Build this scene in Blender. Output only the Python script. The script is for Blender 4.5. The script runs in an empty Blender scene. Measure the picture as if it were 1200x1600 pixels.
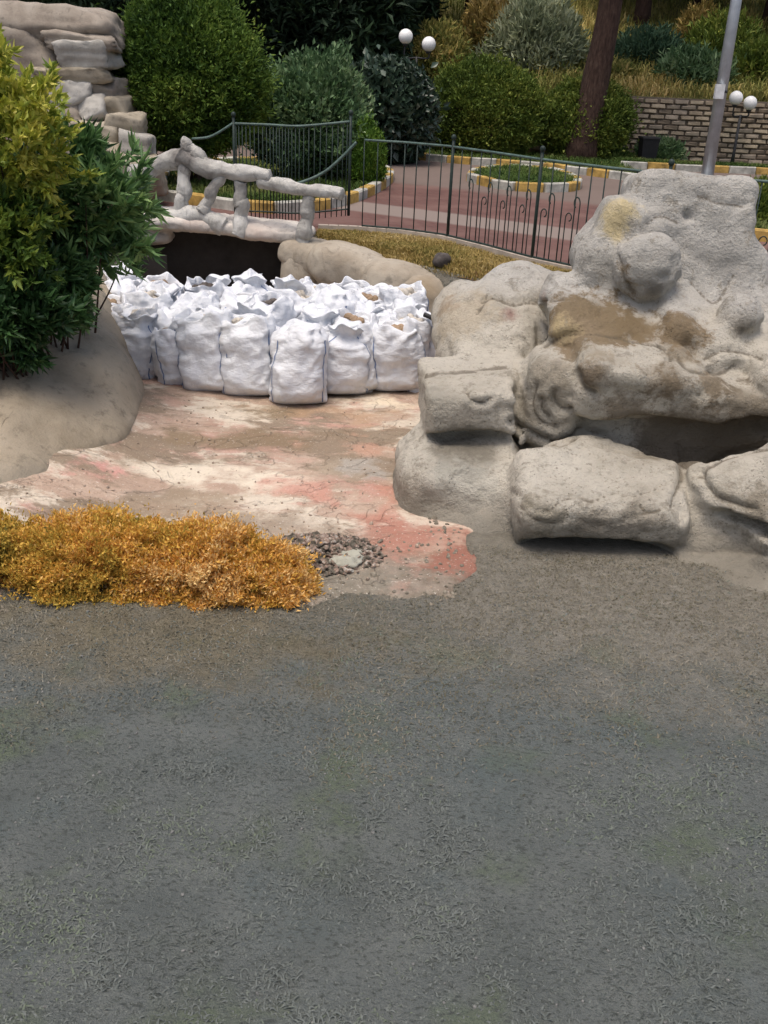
import bpy, bmesh, math, random
import numpy as np
from mathutils import Vector, Matrix, noise as mnoise

# ------------------------------------------------------------------ camera, sky, sun, exposure
sc = bpy.context.scene
col = sc.collection
CAM_H, PITCH, ROLL, FPX = 2.7, math.radians(24.4), math.radians(2.5), 1540.0
fw = np.array([0, math.cos(PITCH), -math.sin(PITCH)])
up0 = np.array([0, math.sin(PITCH), math.cos(PITCH)]); rt0 = np.array([1., 0, 0])
up = up0 * math.cos(ROLL) - rt0 * math.sin(ROLL)
rt = rt0 * math.cos(ROLL) + up0 * math.sin(ROLL)
cd = bpy.data.cameras.new('camera'); cam = bpy.data.objects.new('camera', cd); col.objects.link(cam)
cd.sensor_fit = 'VERTICAL'; cd.sensor_height = 36.0; cd.lens = 36.0 * FPX / 1600.0
cd.clip_start = .05; cd.clip_end = 2000
M4 = Matrix(((rt[0], up[0], -fw[0], 0), (rt[1], up[1], -fw[1], 0), (rt[2], up[2], -fw[2], CAM_H), (0, 0, 0, 1)))
cam.matrix_world = M4
sc.camera = cam
sc.render.resolution_x, sc.render.resolution_y = 768, 1024

SUN_EL, SUN_AZ = math.radians(76), math.radians(215)      # azimuth clockwise from +Y
w = bpy.data.worlds.new('World'); sc.world = w; w.use_nodes = True
nt = w.node_tree; nt.nodes.clear()
sky = nt.nodes.new('ShaderNodeTexSky'); sky.sky_type = 'NISHITA'; sky.sun_disc = False
sky.sun_elevation = SUN_EL; sky.sun_rotation = SUN_AZ; sky.air_density = 1.0; sky.dust_density = 6.0; sky.ozone_density = .6
bg = nt.nodes.new('ShaderNodeBackground'); bg.inputs[1].default_value = .15
wo = nt.nodes.new('ShaderNodeOutputWorld')
nt.links.new(sky.outputs[0], bg.inputs[0]); nt.links.new(bg.outputs[0], wo.inputs[0])
sd = bpy.data.lights.new('sun', 'SUN'); sd.energy = 1.3; sd.angle = math.radians(26); sd.color = (1, .95, .88)
so = bpy.data.objects.new('sun', sd); col.objects.link(so)
sdir = Vector((math.sin(SUN_AZ) * math.cos(SUN_EL), math.cos(SUN_AZ) * math.cos(SUN_EL), math.sin(SUN_EL)))
so.rotation_euler = sdir.to_track_quat('Z', 'Y').to_euler(); so.location = (0, 0, 20)
vs = sc.view_settings
vs.view_transform = 'Standard'; vs.look = 'None'; vs.exposure = 0.25; vs.gamma = 1; vs.use_curve_mapping = False

# ------------------------------------------------------------------ helpers
def ray(x, y): return fw + rt * (x - 600) / FPX + up * (800 - y) / FPX
def at(x, y, Y):
    d = ray(x, y); return d * (Y / d[1]) + np.array([0, 0, CAM_H])
def atz(x, y, z):
    d = ray(x, y); return d * ((z - CAM_H) / d[2]) + np.array([0, 0, CAM_H])
def ppm(p): return FPX / np.linalg.norm(np.asarray(p) - [0, 0, CAM_H])
RNG = np.random.default_rng(7)
def sstep(a, b, x):
    t = np.clip((x - a) / (b - a), 0, 1); return t * t * (3 - 2 * t)

def _hash(ix, iy, iz, seed):
    h = (ix * 374761393 + iy * 668265263 + iz * 2147483647 + seed * 1274126177) & 0xffffffff
    h = ((h ^ (h >> 13)) * 1274126177) & 0xffffffff
    h = ((h ^ (h >> 16)) * 2246822519) & 0xffffffff
    return ((h ^ (h >> 15)) & 0xffffff) / float(0xffffff)
def vnoise(P, seed=0):
    P = np.asarray(P, float); f = np.floor(P); i = f.astype(np.int64); t = P - f; t = t * t * (3 - 2 * t)
    r = 0
    for dx in (0, 1):
        wx = t[:, 0] if dx else 1 - t[:, 0]
        for dy in (0, 1):
            wy = t[:, 1] if dy else 1 - t[:, 1]
            for dz in (0, 1):
                wz = t[:, 2] if dz else 1 - t[:, 2]
                r = r + wx * wy * wz * _hash(i[:, 0] + dx, i[:, 1] + dy, i[:, 2] + dz, seed)
    return r * 2 - 1
def fbm(P, octv=4, seed=0, gain=.5):
    P = np.asarray(P, float); a = 1; s = 0; n = 0
    for o in range(octv):
        s = s + a * vnoise(P * (2 ** o) + o * 17.3, seed + o); n += a; a *= gain
    return s / n

def tag(o, label=None, cat=None, group=None, kind=None):
    if label: o['label'] = label
    if cat: o['category'] = cat
    if group: o['group'] = group
    if kind: o['kind'] = kind
    return o
def thing(name, label, cat, loc=(0, 0, 0), group=None, rz=0):
    o = bpy.data.objects.new(name, None); col.objects.link(o)
    o.location = tuple(float(v) for v in loc); o.rotation_euler = (0, 0, rz); o.empty_display_size = .1
    return tag(o, label, cat, group)
def base_of(p):
    v = Vector((0, 0, 0))
    while p is not None: v += p.location; p = p.parent
    return np.array(v)
def mk(name, V, Fc, mat, parent=None, smooth=True, local=False, attr=None):
    """One mesh object. V in world coordinates unless local."""
    V = np.asarray(V, float).reshape(-1, 3)
    if parent is not None and not local: V = V - base_of(parent)
    me = bpy.data.meshes.new(name)
    if isinstance(Fc, np.ndarray):
        k = Fc.shape[1]; n = len(Fc)
        me.vertices.add(len(V)); me.vertices.foreach_set('co', V.astype(np.float32).ravel())
        me.loops.add(n * k); me.loops.foreach_set('vertex_index', Fc.astype(np.int32).ravel())
        me.polygons.add(n); me.polygons.foreach_set('loop_start', np.arange(0, n * k, k, dtype=np.int32))
        me.update(calc_edges=True)
    else:
        me.from_pydata([tuple(v) for v in V], [], [tuple(f) for f in Fc]); me.update()
    if smooth: me.polygons.foreach_set('use_smooth', np.ones(len(me.polygons), bool))
    if attr is not None:
        a = me.attributes.new('tone', 'FLOAT', 'POINT'); a.data.foreach_set('value', np.asarray(attr, np.float32))
    if mat is not None: me.materials.append(mat)
    o = bpy.data.objects.new(name, me); col.objects.link(o)
    if parent is not None: o.parent = parent
    return o
def inst(name, me, loc, rot=(0, 0, 0), scale=(1, 1, 1), parent=None):
    o = bpy.data.objects.new(name, me); col.objects.link(o)
    loc = np.asarray(loc, float)
    if parent is not None: o.parent = parent; loc = loc - base_of(parent)
    o.location = tuple(loc); o.rotation_euler = rot; o.scale = scale
    return o
def copy_tree(o, parent=None):
    c = o.copy(); col.objects.link(c); c.parent = parent
    for ch in [k for k in bpy.data.objects if k.parent == o]: copy_tree(ch, c)
    return c

def tube(path, rad, seg=10, cap=True, bump=0, seed=0):
    path = np.asarray(path, float); n = len(path)
    rad = np.full(n, rad) if np.isscalar(rad) else np.asarray(rad, float)
    T = np.gradient(path, axis=0); T /= np.linalg.norm(T, axis=1)[:, None] + 1e-9
    ref = np.array([0, 0, 1.]) if abs(T[0][2]) < .9 else np.array([1., 0, 0])
    V = []
    u = np.cross(T[0], ref); u /= np.linalg.norm(u)
    for i in range(n):
        u = u - T[i] * (u @ T[i]); u /= np.linalg.norm(u); v = np.cross(T[i], u)
        for k in range(seg):
            a = 2 * math.pi * k / seg
            V.append(path[i] + (u * math.cos(a) + v * math.sin(a)) * rad[i])
    V = np.array(V); Fc = []
    if bump:
        c = np.repeat(path, seg, 0); dirv = V - c
        V = c + dirv * (1 + bump * (fbm(V * 6, 3, seed) + .9 * fbm(V * 17, 3, seed + 3)))[:, None]
    for i in range(n - 1):
        for k in range(seg):
            a = i * seg + k; b = i * seg + (k + 1) % seg
            Fc.append((a, b, b + seg, a + seg))
    if cap:
        Fc.append(tuple(range(seg - 1, -1, -1))); Fc.append(tuple(range((n - 1) * seg, n * seg)))
    return V, Fc
def spline(pts, n=24):
    pts = np.asarray(pts, float); m = len(pts)
    out = []
    for t in np.linspace(0, m - 1, n):
        i = min(int(t), m - 2); u = t - i
        p0 = pts[max(i - 1, 0)]; p1 = pts[i]; p2 = pts[i + 1]; p3 = pts[min(i + 2, m - 1)]
        out.append(.5 * (2 * p1 + (p2 - p0) * u + (2 * p0 - 5 * p1 + 4 * p2 - p3) * u * u + (3 * p1 - p0 - 3 * p2 + p3) * u ** 3))
    return np.array(out)
def box(c, s, rz=0):
    c = np.asarray(c, float); s = np.asarray(s, float) / 2
    V = np.array([[x, y, z] for x in (-1, 1) for y in (-1, 1) for z in (-1, 1)]) * s
    ca, sa = math.cos(rz), math.sin(rz)
    V = V @ np.array([[ca, sa, 0], [-sa, ca, 0], [0, 0, 1]]) + c
    return V, [(0, 1, 3, 2), (4, 6, 7, 5), (0, 4, 5, 1), (2, 3, 7, 6), (0, 2, 6, 4), (1, 5, 7, 3)]
def join(*parts):
    V = []; Fc = []; n = 0
    for v, f in parts:
        V.append(v); Fc += [tuple(i + n for i in q) for q in f]; n += len(v)
    return np.vstack(V), Fc
def bevel_box_mesh(name, s, bev, mat, jitter=0, seed=0):
    bm = bmesh.new(); bmesh.ops.create_cube(bm, size=1)
    for v in bm.verts: v.co = Vector((v.co.x * s[0], v.co.y * s[1], v.co.z * s[2]))
    bmesh.ops.bevel(bm, geom=list(bm.edges), offset=bev, segments=1, affect='EDGES', profile=.6)
    r = random.Random(seed)
    for v in bm.verts: v.co += Vector((r.uniform(-1, 1), r.uniform(-1, 1), r.uniform(-1, 1))) * jitter
    me = bpy.data.meshes.new(name); bm.to_mesh(me); bm.free(); me.materials.append(mat)
    return me

# ico sphere directions
def _ico(n):
    bm = bmesh.new(); bmesh.ops.create_icosphere(bm, subdivisions=n, radius=1)
    bm.verts.ensure_lookup_table()
    V = np.array([v.co[:] for v in bm.verts]); Fc = np.array([[v.index for v in f.verts] for f in bm.faces]); bm.free()
    V /= np.linalg.norm(V, axis=1)[:, None]
    return V, Fc
ICO = {n: _ico(n) for n in (2, 3, 4, 5)}
def rotm(rx, ry, rz):
    return np.array(Matrix.Rotation(rz, 3, 'Z') @ Matrix.Rotation(ry, 3, 'Y') @ Matrix.Rotation(rx, 3, 'X'))
def blob(c, r, n=2.6, rot=(0, 0, 0), lvl=4, taper=0):
    D, Fc = ICO[lvl]
    k = (np.abs(D) ** n).sum(1) ** (-1. / n)
    V = D * k[:, None]
    if taper: V[:, :2] *= (1 - taper * V[:, 2:3])
    V = V * np.asarray(r, float)
    return V @ rotm(*[math.radians(a) for a in rot]).T + np.asarray(c, float), Fc
def normals(V, Fc):
    N = np.zeros_like(V)
    if Fc.shape[1] == 4: fn = np.cross(V[Fc[:, 2]] - V[Fc[:, 0]], V[Fc[:, 3]] - V[Fc[:, 1]])
    else: fn = np.cross(V[Fc[:, 1]] - V[Fc[:, 0]], V[Fc[:, 2]] - V[Fc[:, 0]])
    for k in range(Fc.shape[1]): np.add.at(N, Fc[:, k], fn)
    return N / (np.linalg.norm(N, axis=1)[:, None] + 1e-12)
def remesh(blobs, vox=.02, smooth=3):
    Vs = []; Fs = []; n = 0
    for v, f in blobs: Vs.append(v); Fs.append(f + n); n += len(v)
    o = mk('tmp', np.vstack(Vs), np.vstack(Fs), None)
    m = o.modifiers.new('r', 'REMESH'); m.mode = 'VOXEL'; m.voxel_size = vox
    dg = bpy.context.evaluated_depsgraph_get(); e = o.evaluated_get(dg); me = e.to_mesh()
    V = np.zeros(len(me.vertices) * 3); me.vertices.foreach_get('co', V); V = V.reshape(-1, 3)
    E_ = np.zeros(len(me.edges) * 2, np.int32); me.edges.foreach_get('vertices', E_); E_ = E_.reshape(-1, 2)
    Fq = np.array([p.vertices[:] for p in me.polygons if len(p.vertices) == 4])
    e.to_mesh_clear(); om = o.data; bpy.data.objects.remove(o); bpy.data.meshes.remove(om)
    deg = np.bincount(E_.ravel(), minlength=len(V))[:, None]
    for _ in range(smooth):
        S = np.zeros_like(V); np.add.at(S, E_[:, 0], V[E_[:, 1]]); np.add.at(S, E_[:, 1], V[E_[:, 0]])
        V = V * .4 + .6 * S / np.maximum(deg, 1)
    return V, Fq
def rough(V, Fq, amp=.03, freq=2.5, crack=.0, fine=.006, seed=0, crackfreq=1.6):
    N = normals(V, Fq)
    d = amp * fbm(V * freq, 4, seed) + fine * fbm(V * 22, 3, seed + 5)
    if crack:
        Wp = V + .12 * np.stack([fbm(V * 3, 2, seed + k) for k in (11, 12, 13)], 1)
        c = vnoise(Wp * crackfreq * np.array([1, 1, 1.7]), seed + 9)
        mask = sstep(-.1, .35, vnoise(V * 1.3, seed + 21))
        d = d - crack * np.exp(-(c / .045) ** 2) * mask
    return V + N * d[:, None]

def chip(c, hf, seed, lvl=4):
    '''a roughly squared stone with broken faces'''
    g = np.random.default_rng(seed); D, Fq = ICO[lvl]
    N_ = np.vstack([np.eye(3), -np.eye(3)]) + g.normal(0, .10, (6, 3)); N_ = np.vstack([N_, g.normal(0, 1, (9, 3))]); N_ /= np.linalg.norm(N_, axis=1)[:, None]
    of = np.concatenate([g.uniform(.85, 1.05, 6), g.uniform(.92, 1.3, 9)])
    dn = D @ N_.T; r = np.where(dn > 1e-3, of / np.maximum(dn, 1e-3), 9).min(1)
    V = D * r[:, None] * np.asarray(hf); N2 = normals(V, Fq); V = V + c
    am = min(float(np.mean(hf)) * .15, .05); fq = 4.5 * max(.3 / float(np.mean(hf)), .8) * .3 + 3; lay = am * .17 * np.sin(V[:, 2] * 38 + 9 * fbm(V * 2, 2, seed)); V = V + N2 * (am * fbm(V * fq, 4, seed) + lay * (np.abs(N2[:, 2]) < .7))[:, None]
    return V, Fq
# ------------------------------------------------------------------ node materials
class NT:
    def __init__(s, name):
        s.m = bpy.data.materials.new(name); s.m.use_nodes = True; s.t = s.m.node_tree; s.t.nodes.clear()
        s.out = s.t.nodes.new('ShaderNodeOutputMaterial'); s.p = s.t.nodes.new('ShaderNodeBsdfPrincipled')
        s.t.links.new(s.p.outputs[0], s.out.inputs[0]); s.p.inputs['Roughness'].default_value = .85
        s.p.inputs['Specular IOR Level'].default_value = .25
        s._pos = None
    def n(s, ty): return s.t.nodes.new(ty)
    def l(s, a, b): s.t.links.new(a, b)
    def pos(s, obj=False):
        if obj: return s.n('ShaderNodeTexCoord').outputs['Object']
        if s._pos is None: s._pos = s.n('ShaderNodeNewGeometry').outputs['Position']
        return s._pos
    def map(s, vec, scale=(1, 1, 1), rot=(0, 0, 0), loc=(0, 0, 0)):
        q = s.n('ShaderNodeMapping'); s.l(vec, q.inputs[0]); q.inputs['Scale'].default_value = scale
        q.inputs['Rotation'].default_value = rot; q.inputs['Location'].default_value = loc; return q.outputs[0]
    def noise(s, scale, detail=4, rough=.55, vec=None, dist=0):
        q = s.n('ShaderNodeTexNoise'); q.inputs['Scale'].default_value = scale; q.inputs['Detail'].default_value = detail
        q.inputs['Roughness'].default_value = rough; q.inputs['Distortion'].default_value = dist
        s.l(vec if vec is not None else s.pos(), q.inputs['Vector']); return q.outputs['Fac']
    def vor(s, scale, vec=None, feat='F1', out='Distance'):
        q = s.n('ShaderNodeTexVoronoi'); q.feature = feat; q.inputs['Scale'].default_value = scale
        s.l(vec if vec is not None else s.pos(), q.inputs['Vector']); return q.outputs[out]
    def ramp(s, fac, stops):
        q = s.n('ShaderNodeValToRGB'); e = q.color_ramp.elements
        while len(e) < len(stops): e.new(.5)
        for k, (p, c) in enumerate(stops):
            e[k].position = p; e[k].color = (*c, 1) if not np.isscalar(c) else (c, c, c, 1)
        s.l(fac, q.inputs[0]); return q.outputs[0]
    def mix(s, fac, a, b, mode='MIX'):
        q = s.n('ShaderNodeMix'); q.data_type = 'RGBA'; q.blend_type = mode
        for v, i in ((fac, 0), (a, 6), (b, 7)):
            if hasattr(v, 'links') or hasattr(v, 'is_linked'): s.l(v, q.inputs[i])
            elif i == 0: q.inputs[0].default_value = v
            else: q.inputs[i].default_value = (*v, 1)
        return q.outputs[2]
    def math(s, op, a, b=0.):
        q = s.n('ShaderNodeMath'); q.operation = op
        for v, i in ((a, 0), (b, 1)):
            if hasattr(v, 'is_linked'): s.l(v, q.inputs[i])
            else: q.inputs[i].default_value = v
        return q.outputs[0]
    def mapr(s, v, a, b, c=0., d=1.):
        q = s.n('ShaderNodeMapRange'); q.interpolation_type = 'SMOOTHSTEP'; s.l(v, q.inputs[0])
        for k, x in zip((1, 2, 3, 4), (a, b, c, d)): q.inputs[k].default_value = x
        return q.outputs[0]
    def near(s, c, r0, r1, wob=.3, wscale=3., scale=(1, 1, 1)):
        """1 within r0 of the point c, 0 beyond r1, with a ragged edge: a stain with a place of its own"""
        q = s.n('ShaderNodeVectorMath'); q.operation = 'SUBTRACT'; s.l(s.pos(), q.inputs[0]); q.inputs[1].default_value = tuple(float(v) for v in c)
        q3 = s.n('ShaderNodeVectorMath'); q3.operation = 'MULTIPLY'; s.l(q.outputs[0], q3.inputs[0]); q3.inputs[1].default_value = scale
        q2 = s.n('ShaderNodeVectorMath'); q2.operation = 'LENGTH'; s.l(q3.outputs[0], q2.inputs[0])
        nz = s.math('MULTIPLY', s.math('SUBTRACT', s.noise(wscale, 5, .6), .5), wob * 2)
        return s.mapr(s.math('ADD', q2.outputs['Value'], nz), r0, r1, 1., 0.)
    def comp(s, ax):
        q = s.n('ShaderNodeSeparateXYZ'); s.l(s.pos(), q.inputs[0]); return q.outputs[ax]
    def color(s, c): s.l(c, s.p.inputs['Base Color']) if hasattr(c, 'is_linked') else setattr(s.p.inputs['Base Color'], 'default_value', (*c, 1))
    def bump(s, h, strength=.5, dist=.02, prev=None):
        q = s.n('ShaderNodeBump'); q.inputs['Strength'].default_value = strength; q.inputs['Distance'].default_value = dist
        s.l(h, q.inputs['Height'])
        if prev is not None: s.l(prev, q.inputs['Normal'])
        s.l(q.outputs[0], s.p.inputs['Normal']); return q.outputs[0]
    def rough(s, v):
        if hasattr(v, 'is_linked'): s.l(v, s.p.inputs['Roughness'])
        else: s.p.inputs['Roughness'].default_value = v
    def attr(s, nm='tone'):
        q = s.n('ShaderNodeAttribute'); q.attribute_name = nm; return q.outputs['Fac']

def plain(name, c, rough=.6, var=.25, scale=8, metal=0):
    m = NT(name); a = tuple(v * (1 - var) for v in c); b = tuple(min(v * (1 + var), .9) for v in c)
    f = m.noise(scale, 5, .6); m.color(m.ramp(f, [(.3, a), (.7, b)])); m.rough(rough); m.p.inputs['Metallic'].default_value = metal
    m.bump(m.noise(scale * 6, 3), .2, .004)
    return m.m
def leafmat(name, stops, rough=.55, spec=.3, trans=.25):
    m = NT(name); m.color(m.ramp(m.attr(), stops)); m.rough(rough); m.p.inputs['Specular IOR Level'].default_value = spec
    if trans:
        t = m.n('ShaderNodeBsdfTranslucent'); m.l(m.ramp(m.attr(), stops), t.inputs[0])
        x = m.n('ShaderNodeMixShader'); x.inputs[0].default_value = trans
        m.l(m.p.outputs[0], x.inputs[1]); m.l(t.outputs[0], x.inputs[2]); m.l(x.outputs[0], m.out.inputs[0])
    return m.m
def concrete(name, c=(.42, .39, .33), dark=(.24, .21, .165), pale=(.55, .52, .46), stains=(), bump=.5, streak=True):
    m = NT(name)
    base = m.ramp(m.noise(2.2, 6, .6), [(.28, dark), (.5, c), (.75, pale)])
    base = m.mix(m.mapr(m.noise(9, 6, .7), .52, .72), base, tuple(v * .62 for v in c))
    if streak:
        sv = m.noise(5, 5, .6, m.map(m.pos(), (3.2, 3.2, .45)))
        base = m.mix(m.math('MULTIPLY', m.mapr(sv, .56, .74), .55), base, tuple(v * .8 for v in dark))
    pit = m.mapr(m.vor(46), .02, .16, 1., 0.); pm = m.math('MULTIPLY', pit, m.mapr(m.noise(6, 3), .5, .62))
    base = m.mix(m.math('MULTIPLY', pm, .7), base, (.12, .1, .075))
    for (cc, r0, r1, colr, fac, wob, ws) in stains:
        base = m.mix(m.math('MULTIPLY', m.near(cc, r0, r1, wob, ws), fac), base, colr)
    wv = m.noise(1.3, 3, .5, None, 1.2)
    ck = m.math('ABSOLUTE', m.math('SUBTRACT', wv, .5)); ck = m.mapr(ck, .0, .006, 1., 0.)
    ck = m.math('MULTIPLY', ck, m.mapr(m.noise(2.6, 2), .56, .66))
    base = m.mix(m.math('MULTIPLY', ck, .3), base, (.15, .125, .095))
    m.color(base); m.rough(.92); m.p.inputs['Specular IOR Level'].default_value = .15
    h = m.math('ADD', m.noise(14, 8, .65), m.math('MULTIPLY', m.noise(70, 4, .6), .35))
    h = m.math('SUBTRACT', h, m.math('MULTIPLY', pm, .6)); h = m.math('SUBTRACT', h, m.math('MULTIPLY', ck, .7))
    m.bump(h, bump, .018)
    return m.m

# ------------------------------------------------------------------ terrain functions
FX = [-60, -2.6, -.95, -.5, .05, .55, 1.0, 1.42, 2.0, 2.6, 3.3, 4.5, 60]
FY = [12.75, 12.75, 12.4, 12.42, 12.3, 12.0, 11.4, 10.75, 10.1, 9.6, 9.35, 9.2, 9.2]
def fence_y(x): return np.interp(x, FX, FY)
RX = [-60, -1.0, -.9, .4, 1.2, 2.0, 3.0, 60]
RY = [12.3, 12.3, 11.75, 10.55, 9.75, 9.0, 8.4, 8.4]
def rim_y(x): return np.interp(x, RX, RY)
def ground_z(x, y):
    P = np.stack([x, y, 0 * x], -1).reshape(-1, 3)
    r = sstep(-.25, .1, y - rim_y(x))
    r = np.maximum(r, sstep(-2.75, -3.15, x) * sstep(5.2, 6.4, y))
    r = np.maximum(r, sstep(3.0, 3.8, x) * sstep(5.6, 7.5, y))
    z = .74 * r
    z = z + (fbm(P * .9, 3, 3) * .035 + fbm(P * 4, 3, 4) * .012).reshape(x.shape) * (1 - r) * sstep(7.5, 5.2, y)
    return z
def hill_z(x, y):
    P = np.stack([x, y, 0 * x], -1).reshape(-1, 3)
    k = sstep(2.6, 3.4, x)
    a = .74 + np.maximum(y - 25.6, 0) * .36
    b = np.where(y > 25.55, 2.22 + np.maximum(y - 25.6, 0) * .30, .74)
    z = a * (1 - k) + b * k
    z = z + (fbm(P * .5, 3, 8) * .3).reshape(x.shape) * sstep(25.6, 28, y)
    return np.minimum(z, 16 + .02 * y)
def sheet(name, xs, ys, zf, mat, kind='structure', smooth=True):
    X, Y = np.meshgrid(xs, ys); Z = zf(X, Y)
    V = np.stack([X, Y, Z], -1).reshape(-1, 3); nx, ny = len(xs), len(ys)
    i = (np.arange(ny - 1)[:, None] * nx + np.arange(nx - 1)[None]).ravel()
    o = mk(name, V, np.stack([i, i + 1, i + nx + 1, i + nx], 1), mat, None, smooth)
    return tag(o, kind=kind)
def loft(name, A, B, n, zf, mat, kind='structure'):
    A = np.asarray(A, float); B = np.asarray(B, float); t = np.linspace(0, 1, n)[:, None, None]
    P = A[None] * (1 - t) + B[None] * t
    m = len(A); V = P.reshape(-1, P.shape[-1])
    V = np.stack([V[:, 0], V[:, 1], zf(V[:, 0], V[:, 1])], 1)
    i = (np.arange(n - 1)[:, None] * m + np.arange(m - 1)[None]).ravel()
    return tag(mk(name, V, np.stack([i, i + 1, i + m + 1, i + m], 1), mat), kind=kind)

# ground: dull grey trampled turf and dust, browner beside the basin
m = NT('trampled_ground')
v = m.pos()
g1 = m.ramp(m.noise(3.2, 6, .6), [(.3, (.132, .146, .138)), (.5, (.158, .172, .162)), (.72, (.190, .203, .189))])
g1 = m.mix(m.mapr(m.noise(2.1, 4, .6, m.map(v, (1, 1, 1), loc=(7, 3, 0))), .52, .68), g1, (.142, .168, .120))
g1 = m.mix(m.math('MULTIPLY', m.mapr(m.noise(1.4, 4, .6, m.map(v, (1, 1, 1), loc=(2, 9, 0))), .5, .7), .5), g1, (.130, .164, .164))
far = m.mapr(m.math('ADD', m.comp(1), m.math('MULTIPLY', m.noise(1.1, 4), 2.0)), 4.6, 6.2)
br = m.ramp(m.noise(5, 6, .65), [(.3, (.15, .136, .105)), (.5, (.205, .187, .148)), (.7, (.28, .26, .215))])
g1 = m.mix(far, g1, br)
g1 = m.mix(m.mapr(m.noise(38, 5, .7, m.map(v, (1, 1.7, 1), (0, 0, .5))), .50, .64), g1, (.090, .099, .091))
g1 = m.mix(m.math('MULTIPLY', m.near((1.7, 5.2, 0), .6, 1.7, .9, 3.0, (.75, 1, 1)), .72), g1, m.ramp(m.noise(14, 7, .7), [(.3, (.19, .17, .135)), (.55, (.30, .275, .225)), (.75, (.38, .355, .30))]))
g1 = m.mix(m.math('MULTIPLY', m.near((-1.1, 4.3, 0), .2, .9, .9, 3.0, (.6, 1.3, 1)), .6), g1, m.ramp(m.noise(11, 7, .7), [(.3, (.13, .105, .06)), (.55, (.23, .185, .11)), (.75, (.31, .26, .17))]))
m.color(g1); m.rough(.95); m.p.inputs['Specular IOR Level'].default_value = .1
m.bump(m.math('ADD', m.noise(30, 8, .7, m.map(v, (1, 1.8, 1), (0, 0, .5))), m.noise(120, 4, .6)), 1.0, .022)
M_GROUND = m.m
xs = np.unique(np.concatenate([np.linspace(-60, -5, 24), np.arange(-5, 5, .05), np.linspace(5, 60, 24)]))
ys = np.unique(np.concatenate([np.linspace(-40, .5, 16), np.arange(.5, 13, .05), np.linspace(13, 25.9, 10)]))
sheet('ground', xs, ys, ground_z, M_GROUND)

# hillside behind
m = NT('dry_hillside')
c = m.ramp(m.noise(.9, 6, .6), [(.3, (.08, .09, .03)), (.5, (.18, .165, .06)), (.7, (.30, .24, .10))])
c = m.mix(m.mapr(m.noise(7, 6, .7), .5, .7), c, (.08, .10, .035)); m.color(c); m.rough(.95); m.bump(m.noise(12, 8, .7), .8, .06)
M_HILL = m.m
sheet('hillside', np.linspace(-70, 70, 150), np.concatenate([np.arange(25.45, 45, .25), np.linspace(46, 140, 30)]), hill_z, M_HILL)

# basin floor: pink painted concrete, worn to cream, wet brown stains
m = NT('pink_worn_concrete'); v = m.pos()
sv = m.map(v, (.75, 1.9, 1), (0, 0, .12))
sv = m.map(v, (.8, 1.25, 1), (0, 0, .12))
c = m.ramp(m.noise(2.4, 8, .68, sv), [(.3, (.33, .235, .175)), (.5, (.43, .315, .24)), (.7, (.51, .40, .315))])
c = m.mix(m.math('MULTIPLY', m.mapr(m.noise(1.1, 10, .68, m.map(sv, loc=(3, 1, 0)), .3), .49, .555), .9), c, (.62, .545, .44))
c = m.mix(m.math('MULTIPLY', m.mapr(m.noise(1.2, 10, .68, m.map(sv, loc=(8, 5, 0)), .3), .52, .59), .8), c, (.46, .27, .215))
c = m.mix(m.math('MULTIPLY', m.mapr(m.noise(1.0, 10, .70, m.map(sv, loc=(1, 12, 0)), .3), .505, .57), .9), c, (.24, .185, .13))
for (x, y, r0, r1, colr, fac, scl) in [
        (410, 690, .0, .95, (.22, .16, .10), .95, (.62, 1.5, 1)), (300, 690, .0, .5, (.25, .185, .12), .9, (.8, 1.8, 1)), (400, 645, .0, .55, (.24, .175, .105), .9, (.7, 2, 1)),
        (560, 650, .0, .7, (.42, .28, .18), .8, (.7, 1.6, 1)), (540, 740, 0, .45, (.33, .27, .20), .8, (1, 1.4, 1)), (600, 740, 0, .35, (.36, .33, .29), .8, (1, 1.5, 1)),
        (330, 745, .05, .6, (.68, .60, .48), .95, (.6, 1.7, 1)), (420, 760, .0, .5, (.68, .60, .48), .95, (.8, 1.6, 1)), (610, 632, .05, .5, (.68, .58, .44), .95, (.8, 2.2, 1)),
        (480, 770, 0, .42, (.50, .25, .19), .8, (.8, 1.3, 1)), (560, 700, 0, .4, (.48, .29, .21), .8, (.7, 1.8, 1)), (600, 800, 0, .55, (.46, .22, .16), .75, (1.3, .8, 1)), (640, 850, .05, .7, (.36, .16, .115), .85, (1.1, .75, 1)), (690, 890, .1, .5, (.27, .12, .085), .9, (1.2, 1, 1)),
        (155, 765, 0, .3, (.58, .29, .25), .8, (1, 1, 1)), (250, 640, 0, .35, (.46, .30, .23), .8, (1, 1.2, 1)), (230, 780, 0, .3, (.28, .22, .17), .9, (1, 1.6, 1)),
        (300, 800, .1, .55, (.30, .23, .16), .8, (.6, 1.2, 1)), (440, 850, .1, .7, (.30, .24, .18), .8, (.8, 1, 1)), (560, 900, .1, .55, (.27, .23, .18), .8, (.8, 1.2, 1))]:
    k = m.near(atz(x, y, 0), r0 + .06, (r0 + r1) * .5 + .10, .75, 2.6, scl); c = m.mix(m.math('MULTIPLY', k, fac), c, colr)
dirt = m.mapr(m.math('ADD', m.comp(1), m.math('MULTIPLY', m.math('SUBTRACT', m.noise(2.2, 8, .7), .5), 2.2)), 4.9, 5.35, 1., 0.)
c = m.mix(m.math('MULTIPLY', dirt, .85), c, m.ramp(m.noise(9, 6, .7), [(.3, (.13, .115, .085)), (.6, (.24, .215, .17)), (.8, (.33, .30, .25))]))
gr = m.mapr(m.noise(26, 6, .75), .55, .66); c = m.mix(m.math('MULTIPLY', gr, .55), c, (.24, .17, .115))
sp = m.mapr(m.noise(60, 3, .6), .62, .7); c = m.mix(m.math('MULTIPLY', sp, .5), c, (.75, .70, .62))
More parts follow.
